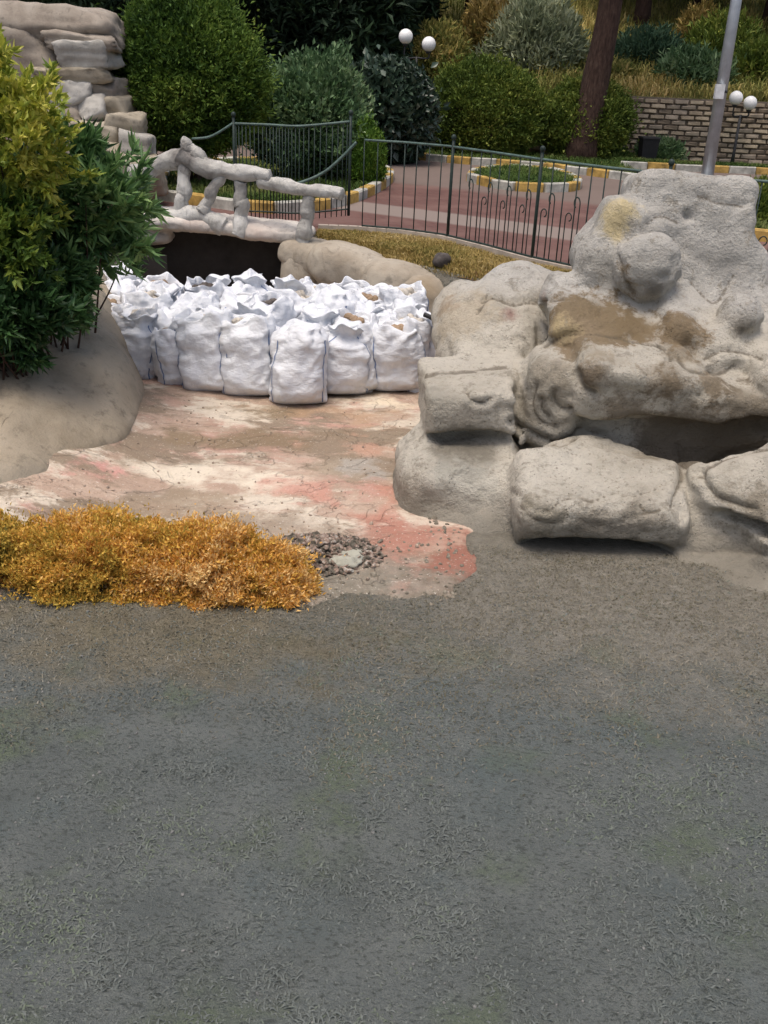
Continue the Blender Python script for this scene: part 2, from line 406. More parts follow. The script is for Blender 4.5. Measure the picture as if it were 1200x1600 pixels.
wv = m.noise(1.1, 4, .6, m.map(v, (1, 1.4, 1)), 1.0); ck = m.mapr(m.math('ABSOLUTE', m.math('SUBTRACT', wv, .5)), 0., .008, 1., 0.)
c = m.mix(m.math('MULTIPLY', m.math('MULTIPLY', ck, m.mapr(m.noise(2.3, 3), .54, .66)), .3), c, (.2, .135, .095))
m.color(c); m.rough(m.ramp(m.noise(1.5, 5, .6, sv), [(.35, .6), (.6, .95)])); m.p.inputs['Specular IOR Level'].default_value = .2
hh = m.math('SUBTRACT', m.math('ADD', m.noise(9, 8, .68, sv), m.math('MULTIPLY', m.noise(55, 4), .4)), m.math('MULTIPLY', ck, .6)); m.bump(hh, .75, .03)
M_POOL = m.m
def pool_z(x, y):
    P = np.stack([x, y, 0 * x], -1).reshape(-1, 3)
    n = fbm(P * 1.1, 4, 31).reshape(x.shape); n2 = fbm(P * 5, 4, 33).reshape(x.shape)
    bank = sstep(-1.35, -2.45, x + .25 * n) * sstep(9, 7.0, y)
    z = .016 + .022 * np.maximum(n, -.3) + .012 * n2 + bank * (.16 + .05 * n)
    n3 = fbm(P * 2.3 + 9, 3, 36).reshape(x.shape)
    edge = sstep(5.05, 4.62, y - .5 * n - .45 * n3 - .2 * n2)           # dips under the dirt on this side
    edge = np.maximum(edge, sstep(.50, .66, x + .25 * n3 + .1 * n2 - .25 * (y - 5.2)) * sstep(6.6, 6.3, y))
    return z - .14 * edge
sheet('pool_floor', np.arange(-3.3, 3.4, .035), np.arange(4.3, 12.3, .035), pool_z, M_POOL)

# path of small red pavers with a paler band
m = NT('red_pavers'); v = m.pos()
bk = m.n('ShaderNodeTexBrick'); m.l(m.map(v, (1, 1, 1), (0, 0, .6)), bk.inputs[0]); bk.inputs['Scale'].default_value = 4.2
bk.inputs[1].default_value = (.105, .047, .040, 1); bk.inputs[2].default_value = (.14, .066, .055, 1); bk.inputs[3].default_value = (.11, .085, .075, 1)
bk.inputs['Mortar Size'].default_value = .02
c = m.mix(m.mapr(m.noise(1.6, 5, .6), .4, .7), bk.outputs[0], (.165, .095, .08))
yy = m.math('ADD', m.comp(1), m.math('MULTIPLY', m.comp(0), .66))         # paler band runs across the path
band = m.math('MULTIPLY', m.mapr(yy, 13.95, 14.15), m.mapr(yy, 15.05, 15.25, 1., 0.))
c = m.mix(m.math('MULTIPLY', band, .85), c, (.23, .19, .165))
far = m.mapr(m.math('ADD', yy, m.math('MULTIPLY', m.noise(.6, 3), 1.0)), 18.6, 19.2); c = m.mix(m.math('MULTIPLY', far, .75), c, (.165, .135, .115))
m.color(c); m.rough(.85); m.bump(bk.outputs['Fac'], -.4, .01)
xx = np.concatenate([np.linspace(-50, -5, 12), np.arange(-4.6, 5, .2), np.linspace(5.4, 50, 12)])
loft('path', np.stack([xx, fence_y(xx) + .03], 1), np.stack([xx, 0 * xx + 25.55], 1), 40, lambda x, y: 0 * x + .80, m.m)

# strip of dry lawn inside the fence
m = NT('dry_lawn')
c = m.ramp(m.noise(2.4, 6, .65), [(.3, (.12, .10, .03)), (.5, (.26, .19, .065)), (.7, (.36, .26, .10))])
c = m.mix(m.near(atz(740, 425, .8), .05, .45, .2, 4), c, (.24, .13, .07)); c = m.mix(m.mapr(m.noise(30, 5, .7), .5, .7), c, (.12, .12, .035))
m.color(c); m.rough(.95); m.bump(m.noise(40, 6, .7), .9, .03); M_LAWN = m.m
xx = np.arange(-.98, 3.4, .06)
def lawn_z(x, y): return .815 - .10 * sstep(.32, .0, y - rim_y(x) - .07) + .03 * fbm(np.stack([x, y, 0 * x], 1) * 2.5, 3, 41)
loft('lawn', np.stack([xx, rim_y(xx) + .07], 1), np.stack([xx, fence_y(xx) - .03], 1), 30, lawn_z, M_LAWN)

# ------------------------------------------------------------------ grass and blade builder (uncountable stuff)
def blades(P, L, W, lean, seed, tone):
    r = np.random.default_rng(seed); n = len(P); a = r.uniform(0, 2 * math.pi, n)
    s = np.stack([np.cos(a), np.sin(a), 0 * a], 1); b = a + r.uniform(-1, 1, n) + 1.57
    ld = np.stack([np.cos(b), np.sin(b), 0 * a], 1) * (lean * r.uniform(.3, 1.3, n))[:, None]
    upv = np.array([0, 0, 1.])
    L = np.asarray(L); W = np.asarray(W)
    p0 = P - s * W[:, None] / 2; p1 = P + s * W[:, None] / 2
    mid = P + (ld * .4 + upv * .62) * L[:, None]; tip = P + (ld + upv * (1 - .35 * lean)) * L[:, None]
    V = np.stack([p0, p1, mid + s * W[:, None] * .35, mid - s * W[:, None] * .35, tip], 1).reshape(-1, 3)
    i = np.arange(n)[:, None] * 5
    Fq = np.concatenate([i + [0, 1, 2], i + [0, 2, 3], i + [3, 2, 4]])
    return V, Fq, np.repeat(tone, 5)
M_LAWNGRASS = leafmat('straw_grass', [(0, (0.110, 0.121, 0.033)), (.4, (0.275, 0.209, 0.066)), (.75, (0.418, 0.308, 0.121)), (1, (0.506, 0.407, 0.209))], .8, .1)
x = RNG.uniform(-.95, 3.2, 42000); t = RNG.uniform(0, 1, 42000); y = (rim_y(x) + .07) * (1 - t) + (fence_y(x) - .04) * t
P = np.stack([x, y, lawn_z(x, y) - .005], 1); tn = np.clip(.5 + .5 * fbm(P * 2, 3, 5) + RNG.normal(0, .2, len(x)), 0, 1)
V, Fq, T = blades(P, RNG.uniform(.03, .085, len(x)), RNG.uniform(.006, .012, len(x)), .9, 2, tn)
tag(mk('dry_grass', V, Fq, M_LAWNGRASS, None, False, attr=T), 'short straw-coloured dry grass on the strip inside the iron fence', 'grass', kind='stuff')

# grey stubble over the trampled ground in front
M_STUB = leafmat('grey_stubble', [(0, (.085, .095, .087)), (.3, (.125, .139, .129)), (.55, (.155, .169, .158)), (.8, (.135, .163, .112)), (1, (.185, .195, .18))], .9, .1, .1)
n = 120000
y = 1.6 + 4.0 * RNG.uniform(0, 1, n) ** 1.15; x = RNG.uniform(-1, 1, n) * (1.15 + .36 * y)
keep = (y < np.where(x > .45, 5.6, 4.9) + .35 * fbm(np.stack([x, y, 0 * x], 1) * 1.2, 3, 71)) & (RNG.uniform(0, 1, n) < 1 - .8 * sstep(3.2, 4.5, y + .5 * fbm(np.stack([x, y, 0 * x], 1) * 1.5, 3, 72)))
x = x[keep]; y = y[keep]
P = np.stack([x, y, ground_z(x, y) - .002], 1)
cl = fbm(P * 7, 3, 51); ok = cl + RNG.uniform(-.9, .9, len(x)) > -.25
P = P[ok]; cl = cl[ok]; nn = len(P)
tn = np.clip(.42 + .6 * fbm(P * 1.7, 3, 52) + RNG.normal(0, .13, nn), 0, 1)
V, Fq, T = blades(P, RNG.uniform(.004, .013, nn) * (1 + cl), RNG.uniform(.004, .010, nn), 2.2, 3, tn)
tag(mk('stubble', V, Fq, M_STUB, None, False, attr=T), 'short grey-green stubble and litter on the open ground before the basin', 'stubble', kind='stuff')
M_STUBB = leafmat('brown_stubble', [(0, (.10, .092, .06)), (.4, (.165, .148, .108)), (.7, (.215, .195, .15)), (1, (.27, .25, .205))], .9, .1, .1)
n = 55000
y = RNG.uniform(3.0, 5.6, n); x = RNG.uniform(-2.6, 2.9, n)
f = fbm(np.stack([x, y, 0 * x], 1) * 1.2, 3, 71)
keep = (y < np.where(x > .5, 5.5, 5.0) + .4 * f) & (RNG.uniform(0, 1, n) < sstep(3.1, 4.5, y + .6 * f)); x = x[keep]; y = y[keep]; nn = len(x)
P = np.stack([x, y, ground_z(x, y) - .002], 1); tn = np.clip(.45 + .4 * fbm(P * 3, 3, 53) + RNG.normal(0, .2, nn), 0, 1)
V, Fq, T = blades(P, RNG.uniform(.006, .02, nn), RNG.uniform(.004, .009, nn), 1.8, 4, tn)
tag(mk('brown_stubble', V, Fq, M_STUBB, None, False, attr=T), 'withered brown stubble along the near lip of the basin', 'stubble', kind='stuff')

# hillside grass
M_HGRASS = leafmat('hill_grass', [(0, (0.099, 0.134, 0.037)), (.4, (0.247, 0.253, 0.075)), (.7, (0.463, 0.394, 0.135)), (1, (0.693, 0.520, 0.225))], .8, .1)
n = 60000
x = RNG.uniform(-14, 15, n); y = 25.7 + 13 * RNG.uniform(0, 1, n) ** 1.4; P = np.stack([x, y, hill_z(x, y) - .03], 1)
tn = np.clip(.5 + .7 * fbm(P * .5, 3, 61) + RNG.normal(0, .15, n), 0, 1)
V, Fq, T = blades(P, RNG.uniform(.15, .5, n), RNG.uniform(.02, .045, n), .8, 6, tn)
tag(mk('hillside_grass', V, Fq, M_HGRASS, None, False, attr=T), 'rough yellow-green grass growing over the hillside above the stone wall', 'grass', kind='stuff')

# ------------------------------------------------------------------ kerbs of yellow and white painted stones
M_KY = plain('kerb_yellow', (.40, .26, .075), .75, .5, 7); M_KW = plain('kerb_white', (.42, .41, .36), .75, .4, 7)
KME = [bevel_box_mesh('kerb_stone', (1, .16, .20), .015, mm, .006, k) for k, mm in ((1, M_KY), (2, M_KW))]
M_BED = leafmat('bed_soil', [(0, (.07, .08, .02)), (1, (.07, .08, .02))], .95, .1, 0)
def kerb(pts, step=.5, start=0, closed=False):
    root = thing('kerb', None, None, (*pts[0][:2], .8)); tag(root, kind='structure')
    pts = [np.array(p[:2]) for p in pts] + ([np.array(pts[0][:2])] if closed else [])
    pl = spline(np.array(pts), 200); seg = np.linalg.norm(np.diff(pl, axis=0), axis=1); cum = np.concatenate([[0], np.cumsum(seg)])
    k = start; s = 0
    while s + step < cum[-1] + .1:
        a = np.array([np.interp(s, cum, pl[:, j]) for j in (0, 1)]); b = np.array([np.interp(s + step, cum, pl[:, j]) for j in (0, 1)])
        c = (a + b) / 2; L = np.linalg.norm(b - a)
        inst('kerb_stone', KME[k % 2], (c[0], c[1], .845 + .004 * (k % 3)), (0, 0, math.atan2(b[1] - a[1], b[0] - a[0])), (L - .012, 1, 1), root)
        k += 1; s += step
    return pl
def bed(pl, name, mat, dens, seed, tall=(.08, .2)):
    c = pl.mean(0); m_ = len(pl)
    V = [(c[0], c[1], .86)] + [(p[0], p[1], .86) for p in pl]
    tag(mk(name, V, [(0, 1 + i, 1 + (i + 1) % m_) for i in range(m_)], mat), kind='structure')
    return c
k1 = [atz(x, y, .8) for x, y in ((250, 312), (330, 323), (400, 332), (470, 331), (545, 317), (598, 292), (606, 275), (560, 262), (470, 258), (360, 258), (270, 270))]
pl1 = kerb(k1, .5, 1, True); bed(pl1, 'planting_bed', M_LAWN, 0, 0)
pl2 = kerb([atz(x, y, .8) for x, y in ((560, 243), (640, 248), (720, 256), (800, 261), (870, 268), (950, 278), (1010, 286))], .55, 0)
pl3 = kerb([atz(x, y, .8) for x, y in ((968, 262), (1060, 267), (1200, 273), (1400, 283))], .6, 1)
m = NT('green_turf'); m.color(m.ramp(m.noise(3, 6), [(.3, (.04, .075, .02)), (.6, (.09, .13, .035)), (.8, (.15, .16, .06))])); m.bump(m.noise(20, 6), .8, .04); M_TURF = m.m
k4 = [atz(x, y, .8) for x, y in ((735, 283), (765, 292), (815, 299), (888, 299), (900, 289), (862, 274), (800, 268), (748, 274))]
pl4 = kerb(k4, .5, 1, True); bed(pl4, 'grass_island', M_TURF, 0, 0)
pl5 = kerb([atz(x, y, .8) for x, y in ((1150, 372), (1185, 376), (1260, 382), (1340, 384))], .5, 0)
M_TGRASS = leafmat('turf_grass', [(0, (.03, .06, .015)), (.5, (.08, .13, .03)), (1, (.19, .20, .07))], .8, .15)
P = []
for pl, n in ((pl4, 9000), (pl1, 14000)):
    c = pl.mean(0); q = pl[RNG.integers(0, len(pl), n)]; P.append(c + (q - c) * np.sqrt(RNG.uniform(0, .93, n))[:, None])
for pl, n, dep in ((pl2, 9000, 3.2), (pl3, 8000, 1.0), (pl5, 2500, .9)):
    q = pl[RNG.integers(0, len(pl), n)]; P.append(q + np.stack([RNG.uniform(-.1, .1, n), RNG.uniform(.12, dep, n)], 1))
P = np.vstack(P); P = np.column_stack([P, np.full(len(P), .85)])
V, Fq, T = blades(P, RNG.uniform(.06, .2, len(P)), RNG.uniform(.012, .025, len(P)), .8, 9, np.clip(.5 + .6 * fbm(P * 1.2, 3, 62) + RNG.normal(0, .15, len(P)), 0, 1))
tag(mk('bed_grass', V, Fq, M_TGRASS, None, False, attr=T), 'green grass in the kerbed beds and island along the red path', 'grass', kind='stuff')
for pl, dep in ((pl2, 4.0), (pl3, 1.6), (pl5, 1.2)):
    A = np.stack([pl[:, 0], pl[:, 1] + .05], 1); B = A + [0, dep]
    B[:, 1] = np.minimum(B[:, 1], np.maximum(25.6, A[:, 1] + .3))
    loft('planting_bed', A, B, 6, lambda x, y: 0 * x + .855, M_TURF if dep < 2 else M_LAWN)
# low pale edging between lawn and path
xx = np.arange(-.95, 4.5, .12); pth = np.stack([xx, fence_y(xx), 0 * xx + .83], 1)
M_EDGE = plain('pale_edging', (.42, .36, .30), .85, .2, 8)
pp = []
for a, b in zip(pth[:-1], pth[1:]):
    d = b - a; pp.append(box((a + b) / 2 + [0, 0, .0], (np.linalg.norm(d) + .01, .09, .12), math.atan2(d[1], d[0])))
V, Fc = join(*pp); tag(mk('lawn_edging', V, Fc, M_EDGE, None, False), kind='structure')

# ------------------------------------------------------------------ retaining wall of rough stone bricks
M_BR = []
for k, cc in enumerate([(.30, .24, .17), (.38, .31, .22), (.23, .18, .13), (.33, .27, .205)]): M_BR.append(plain('wall_stone_%s' % 'abcd'[k], cc, .9, .3, 5))
BME = [bevel_box_mesh('brick', (.335, .14, .086), .014, M_BR[k % 4], .010, k) for k in range(8)]
wall = thing('retaining_wall', 'long retaining wall of rough tan stone bricks below the grassy hillside', 'wall', (6.5, 25.4, .74))
V, Fc = box((7.2, 25.47, 1.49), (8.1, .18, 1.52)); mk('mortar', V, Fc, plain('dark_mortar', (.16, .13, .10), .95, .3, 6), wall, False)
rr = random.Random(4)
for r in range(13):
    x = 3.2 + (.18 if r % 2 else 0)
    while x < 9.6:
        inst('brick', BME[rr.randrange(8)], (x + .17, 25.38 + rr.uniform(-.02, .02), .80 + r * .1145), (0, rr.uniform(-.02, .02), rr.uniform(-.03, .03)), (rr.uniform(.86, 1.0), 1, rr.uniform(.9, 1.08)), wall)
        x += .36

# ------------------------------------------------------------------ artificial rock formation on the right
# one moulded cement mass: a smooth union of boulders on a grid, then cut into its boulders as parts
def RB(px, py, d, wpx, hpx, ry, n=3., rot=(0, 0, 0), taper=0, lvl=4):
    c = at(px, py, d); s = ppm(c); th = math.atan2(CAM_H - c[2], d)
    rx = wpx / 2 / s; rz = max((hpx / 2 / s - .75 * ry * math.sin(th)) / math.cos(th), .08)
    return blob(c, (rx, ry, rz), n, rot, lvl, taper)
def surface_nets(Fd, org, h):
    S = Fd < 0; nx, ny, nz = Fd.shape
    cs = [(a, b, c) for a in (0, 1) for b in (0, 1) for c in (0, 1)]
    sub = lambda A, o: A[o[0]:nx - 1 + o[0], o[1]:ny - 1 + o[1], o[2]:nz - 1 + o[2]]
    cnt = sum(sub(S, o).astype(np.int8) for o in cs); act = np.argwhere((cnt > 0) & (cnt < 8))
    I = np.full((nx - 1, ny - 1, nz - 1), -1, np.int64); I[tuple(act.T)] = np.arange(len(act))
    acc = np.zeros((len(act), 3)); num = np.zeros(len(act))
    for a in cs:
        for ax in range(3):
            if a[ax]: continue
            b = list(a); b[ax] = 1
            fa = Fd[tuple((act + a).T)]; fb = Fd[tuple((act + b).T)]; m_ = (fa < 0) != (fb < 0)
            t = fa[m_] / (fa[m_] - fb[m_]); p = np.tile(np.array(a, float), (m_.sum(), 1)); p[:, ax] = t
            acc[m_] += p; num[m_] += 1
    V = (act + acc / num[:, None]) * h + org
    quads = []
    for ax in range(3):
        u, v = [(1, 2), (2, 0), (0, 1)][ax]
        sl = [slice(None)] * 3; sl[ax] = slice(0, -1); s2 = [slice(None)] * 3; s2[ax] = slice(1, None)
        ed = np.argwhere(S[tuple(sl)] != S[tuple(s2)])
        ed = ed[(ed[:, u] > 0) & (ed[:, v] > 0) & (ed[:, u] < Fd.shape[u] - 1) & (ed[:, v] < Fd.shape[v] - 1)]
        du = np.zeros(3, int); du[u] = 1; dv = np.zeros(3, int); dv[v] = 1
        q = np.stack([I[tuple((ed - du - dv).T)], I[tuple((ed - dv).T)], I[tuple(ed.T)], I[tuple((ed - du).T)]], 1)
        fl = ~S[tuple(ed.T)]; q[fl] = q[fl][:, ::-1]; quads.append(q)
    return V, np.vstack(quads)
def sdf_rocks(prims, carves, lo, hi, h):
    lo = np.array(lo, float); n = np.ceil((np.array(hi) - lo) / h).astype(int) + 1
    Fd = np.full(n, .5, np.float32); G_ = np.zeros(n, np.int8)
    gx = [lo[i] + h * np.arange(n[i]) for i in range(3)]; best = np.full(n, 9., np.float32)
    for gid, c, r, rad, rot, k, tap in prims:
        c = np.asarray(c, float); R_ = rotm(*[math.radians(a) for a in rot]); m_ = float(max(r)) * 1.15 + .35
        ia = np.clip(((c - m_ - lo) / h).astype(int), 0, n - 1); ib = np.clip(((c + m_ - lo) / h).astype(int) + 1, 1, n)
        if np.any(ib <= ia): continue
        sl = tuple(slice(a, b) for a, b in zip(ia, ib))
        X = np.stack(np.meshgrid(*[gx[i][sl[i]] for i in range(3)], indexing='ij'), -1) - c
        Q = X @ R_
        if tap: s_ = 1 + tap * np.clip(Q[..., 2:3] / r[2], -1, 1); Q = np.concatenate([Q[..., :1] * s_, Q[..., 1:2] * s_, Q[..., 2:]], -1)
        if rad is None:                                    # ellipsoid
            k0 = np.linalg.norm(Q / r, axis=-1); k1 = np.linalg.norm(Q / (np.array(r) ** 2), axis=-1); d = k0 * (k0 - 1) / np.maximum(k1, 1e-4)
        else:
            q = np.abs(Q) - (np.array(r) - rad); d = np.linalg.norm(np.maximum(q, 0), axis=-1) + np.minimum(q.max(-1), 0) - rad
        d = d.astype(np.float32); A = Fd[sl]
        G_[sl] = np.where(d < best[sl], gid, G_[sl]); best[sl] = np.minimum(best[sl], d)
        hh = np.maximum(k - np.abs(A - d), 0) / k; Fd[sl] = np.minimum(A, d) - hh * hh * k * .25
    for c, r, rot, k in carves:                            # hollows worn in under the ledges
        c = np.asarray(c, float); R_ = rotm(*[math.radians(a) for a in rot]); m_ = float(max(r)) + .25
        ia = np.clip(((c - m_ - lo) / h).astype(int), 0, n - 1); ib = np.clip(((c + m_ - lo) / h).astype(int) + 1, 1, n); sl = tuple(slice(a, b) for a, b in zip(ia, ib))
        Qc = (np.stack(np.meshgrid(*[gx[i][sl[i]] for i in range(3)], indexing='ij'), -1) - c) @ R_
        k0 = np.linalg.norm(Qc / r, axis=-1); k1 = np.linalg.norm(Qc / (np.array(r) ** 2), axis=-1); d = -(k0 * (k0 - 1) / np.maximum(k1, 1e-4)).astype(np.float32)
        hh = np.maximum(k - np.abs(Fd[sl] - d), 0) / k; Fd[sl] = np.maximum(Fd[sl], d) + hh * hh * k * .25
    # uneven moulded surface
    Pn = np.stack(np.meshgrid(*gx, indexing='ij'), -1)
    m_ = np.abs(Fd) < .09; Pm = Pn[m_]
    Fd[m_] += (.022 * fbm(Pm * 2.6, 3, 5) + .010 * fbm(Pm * 8, 3, 6) + .034 * (.35 - np.abs(fbm(Pm * [3.2, 3.2, 4.2] + 5, 2, 7)) * 1.6).clip(-.2, .35)).astype(np.float32)
    V, Q = surface_nets(Fd, lo, h)
    gi = np.clip(np.round((V - lo) / h).astype(int), 0, n - 1); return V, Q, G_[tuple(gi.T)]
def E_(gid, px, py, d, w_, h_, dep, rot=(0, 0, 0), k=.10):
    c = at(px, py, d); s = ppm(c); return (gid, c, (w_ / 2 / s, dep, h_ / 2 / s), None, rot, k, 0)
def B_(gid, px, py, d, w_, h_, dep, rad, rot=(0, 0, 0), k=.10, tap=0):
    c = at(px, py, d); s = ppm(c); return (gid, c, (w_ / 2 / s, dep, h_ / 2 / s), rad, rot, k, tap)
U, BO, SH, OV, SW, CO, CU, AP, PL, LB, LO, BK, O2, C2, BP = range(15)
prims = [B_(CO, 1110, 730, 6.90, 560, 250, .48, .12, k=.05), E_(CO, 880, 680, 7.0, 240, 250, .44, k=.05), B_(CO, 1270, 740, 6.95, 300, 240, .6, .15), E_(CO, 745, 700, 7.0, 150, 150, .36, k=.05),
         # flat-topped upper boulder
         B_(U, 1058, 392, 7.60, 190, 208, .42, .09, (-8, 1, -6), .06, .14), B_(U, 1045, 450, 7.58, 262, 160, .46, .13, (-6, 2, -4), .12, .14), E_(U, 1000, 370, 7.5, 110, 130, .3, (0, 28, 0), .12), B_(U, 955, 440, 7.4, 92, 140, .34, .14, (0, -14, 0), .12), E_(U, 968, 338, 7.32, 40, 44, .12, (0, 30, 0), .06), B_(U, 965, 380, 7.4, 90, 110, .24, .08, (0, 22, 0), .10),
         E_(U, 1185, 500, 7.4, 80, 130, .34, (0, -6, 0), .08), E_(U, 1130, 520, 7.1, 260, 110, .42, (18, 0, 0), .16),
         E_(BO, 1012, 418, 7.04, 100, 100, .19, k=.02), E_(BP, 1154, 496, 6.78, 66, 72, .18, k=.015),
         # stained shoulder
         B_(SH, 955, 505, 7.05, 210, 74, .38, .12, (22, 6, 6), .08), E_(SH, 895, 530, 6.95, 90, 64, .3, (15, -22, 0), .06), B_(SH, 1070, 530, 6.95, 110, 100, .34, .12, (15, 16, 0), .1), B_(SH, 1160, 560, 6.95, 190, 100, .42, .12, (18, 6, 0), .1),
         # boulders that overhang the recess
         B_(OV, 985, 592, 6.48, 184, 96, .32, .10, (14, 7, 4), .03), B_(OV, 1050, 600, 6.55, 80, 84, .3, .09, (8, 10, 0), .06), B_(O2, 1140, 618, 6.48, 150, 66, .32, .09, (12, 6, 0), .03), B_(O2, 1250, 605, 6.5, 160, 110, .36, .15, (10, 0, 0), .05), E_(O2, 1050, 560, 6.52, 62, 40, .12, k=.02), E_(O2, 1085, 577, 6.5, 44, 34, .1, k=.02), E_(O2, 1020, 548, 6.55, 34, 30, .09, k=.02),
         # swirl
         B_(SW, 862, 622, 6.55, 104, 148, .22, .16, (6, 14, -10), .05), E_(SW, 842, 586, 6.75, 60, 100, .2, (0, 10, 0), .06),
         # cushions, apron, plinth
         B_(CU, 930, 782, 5.80, 258, 100, .36, .12, (16, 2, 2), .03), E_(CU, 940, 738, 6.0, 220, 70, .34, (18, 4, 0), .08), E_(C2, 1170, 762, 5.75, 168, 104, .32, (8, -6, 0), .025), B_(C2, 1260, 750, 5.75, 150, 120, .34, .15, k=.08),
         E_(AP, 1140, 855, 5.9, 300, 150, .55, (6, -4, 0), .1), B_(AP, 1290, 850, 5.75, 260, 150, .55, .15, k=.14), E_(AP, 1090, 800, 6.0, 190, 130, .42, (10, 0, 0), .12),
         B_(PL, 940, 860, 6.25, 330, 170, .42, .12, k=.06), B_(PL, 800, 860, 6.08, 120, 160, .34, .12, k=.08),
         # left block and the body below it
         B_(LB, 734, 624, 6.66, 150, 88, .40, .05, (5, -3, 5), .03), B_(LB, 765, 590, 7.0, 110, 80, .40, .1, (18, -6, 0), .06),
         B_(LO, 712, 785, 6.38, 190, 212, .44, .22, (8, 0, 0), .03), E_(LO, 665, 790, 6.4, 100, 180, .36, k=.10), E_(LO, 745, 850, 6.05, 140, 160, .44, k=.16), E_(LO, 785, 800, 6.15, 80, 190, .36, k=.10), E_(LO, 750, 905, 5.6, 90, 60, .3, k=.16), E_(LO, 690, 850, 6.0, 110, 90, .3, k=.14), E_(AP, 930, 915, 5.42, 420, 50, .5, k=.10), E_(AP, 1180, 908, 5.42, 330, 56, .5, k=.14), E_(AP, 780, 910, 5.5, 130, 60, .4, k=.12),
         E_(BK, 775, 535, 7.5, 190, 150, .58, (26, 2, 0), .04), E_(BK, 818, 466, 7.85, 140, 100, .36, (14, 4, 0), .05), E_(BK, 725, 510, 7.75, 100, 120, .5, (20, -14, 0), .07)]
def K_(px, py, d, w_, h_, dep, k=.03):
    c = at(px, py, d); s_ = ppm(c); return (c, (w_ / 2 / s_, dep, h_ / 2 / s_), (0, 0, 0), k)
carves = [K_(738, 692, 6.20, 160, 34, .30), K_(1060, 688, 6.10, 250, 56, .30), K_(1190, 680, 6.12, 130, 50, .30), K_(935, 870, 5.42, 256, 52, .36, .02), K_(1170, 822, 5.4, 150, 30, .22, .02), K_(812, 620, 6.42, 20, 170, .16), K_(848, 520, 7.05, 22, 90, .25), K_(1076, 760, 5.5, 26, 110, .16)]
V, Q, G_ = sdf_rocks(prims, carves, (-.15, 4.9, -.22), (3.75, 8.5, 2.2), .0195)
for _ in range(1):
    E2 = np.concatenate([Q[:, [0, 1]], Q[:, [1, 2]], Q[:, [2, 3]], Q[:, [3, 0]]]); Sm = np.zeros_like(V); dg_ = np.bincount(E2[:, 0], minlength=len(V))
    np.add.at(Sm, E2[:, 0], V[E2[:, 1]]); V = .5 * V + .5 * Sm / np.maximum(dg_, 1)[:, None]
N = normals(V, Q)
# trowelled grooves and joints, pressed into the faces toward the basin
vv = V - np.array([0, 0, CAM_H]); wz = vv @ fw; PX = np.stack([600 + FPX * (vv @ rt) / wz, 800 - FPX * (vv @ up) / wz], 1); facing = -(N * vv).sum(1) / np.linalg.norm(vv, axis=1)
GROOVES = [([(800, 660), (815, 668), (845, 682), (872, 694), (895, 684), (908, 672), (940, 680)], 5, .030), ([(868, 612), (868, 625), (876, 636), (890, 640)], 5, .026), ([(846, 622), (850, 640), (860, 650)], 4, .022), ([(838, 600), (834, 630), (846, 656), (868, 664)], 4, .015), ([(902, 585), (905, 600), (915, 608), (932, 616)], 5, .024),
           ([(730, 612), (738, 625), (755, 630), (768, 620)], 4, .022), ([(665, 588), (700, 580), (745, 576), (790, 572)], 5, .016), ([(752, 470), (770, 466), (800, 474), (850, 472), (882, 466)], 4, .018), ([(760, 460), (756, 475), (745, 490)], 4, .012),
           ([(806, 770), (830, 790), (856, 798), (880, 780), (905, 776), (925, 782), (960, 770), (990, 776), (1020, 764), (1050, 750)], 4, .013), ([(812, 790), (835, 810), (862, 818), (900, 812), (940, 822), (985, 808), (1020, 800)], 4, .009), ([(1000, 790), (1012, 800), (1030, 796)], 4, .012), ([(1060, 700), (1066, 740), (1060, 765), (1050, 790)], 5, .02),
           ([(1095, 740), (1110, 765), (1140, 785), (1180, 795)], 5, .024), ([(1090, 745), (1120, 720), (1160, 705), (1200, 700)], 5, .022),
           ([(850, 540), (890, 522), (940, 520), (980, 530), (1030, 540), (1050, 560)], 5, .022), ([(1060, 560), (1080, 578), (1120, 582), (1150, 572)], 5, .02), ([(1010, 350), (1030, 338), (1060, 346)], 4, .010), ([(1080, 440), (1100, 460), (1120, 470), (1145, 430)], 4, .013), ([(968, 400), (975, 440), (990, 460)], 5, .016), ([(1090, 306), (1120, 316), (1160, 322)], 4, .008),
           ([(1100, 560), (1140, 548), (1190, 560)], 4, .014), ([(1060, 855), (1100, 862), (1150, 858), (1195, 866)], 5, .014)]
crk = np.zeros(len(V)); dsp = np.zeros(len(V)); jit = 3.0 * np.stack([fbm(V * 9, 2, 81), fbm(V * 9, 2, 82)], 1)
for pts, wd, dp in GROOVES:
    pl = spline(np.array(pts, float), 40); lo_ = pl.min(0) - 25; hi_ = pl.max(0) + 25
    ix = np.where(((PX > lo_) & (PX < hi_)).all(1) & (facing > .1))[0]
    if len(ix):
        dd = np.sqrt(((PX[ix] + jit[ix])[:, None] - pl[None]) ** 2 @ np.ones(2)).min(1); crk[ix] = np.maximum(crk[ix], np.exp(-(dd / (.75 * wd)) ** 2)); dsp[ix] -= dp * np.exp(-(dd / wd) ** 2) - .35 * dp * np.exp(-((dd - 2.6 * wd) / (1.3 * wd)) ** 2)
pk = vnoise(V * 11, 91); dsp -= .012 * sstep(.55, .8, pk)
dd = np.linalg.norm(PX - [1075, 338], axis=1); dsp -= np.where(facing > .2, .06 * np.exp(-(dd / 7) ** 2), 0)
rb_ = (G_ == BO) | (G_ == BP); dsp += np.where(rb_, .016 * fbm(V * 16, 3, 92), 0) + .005 * fbm(V * 26, 2, 93)
V = V + N * dsp[:, None]

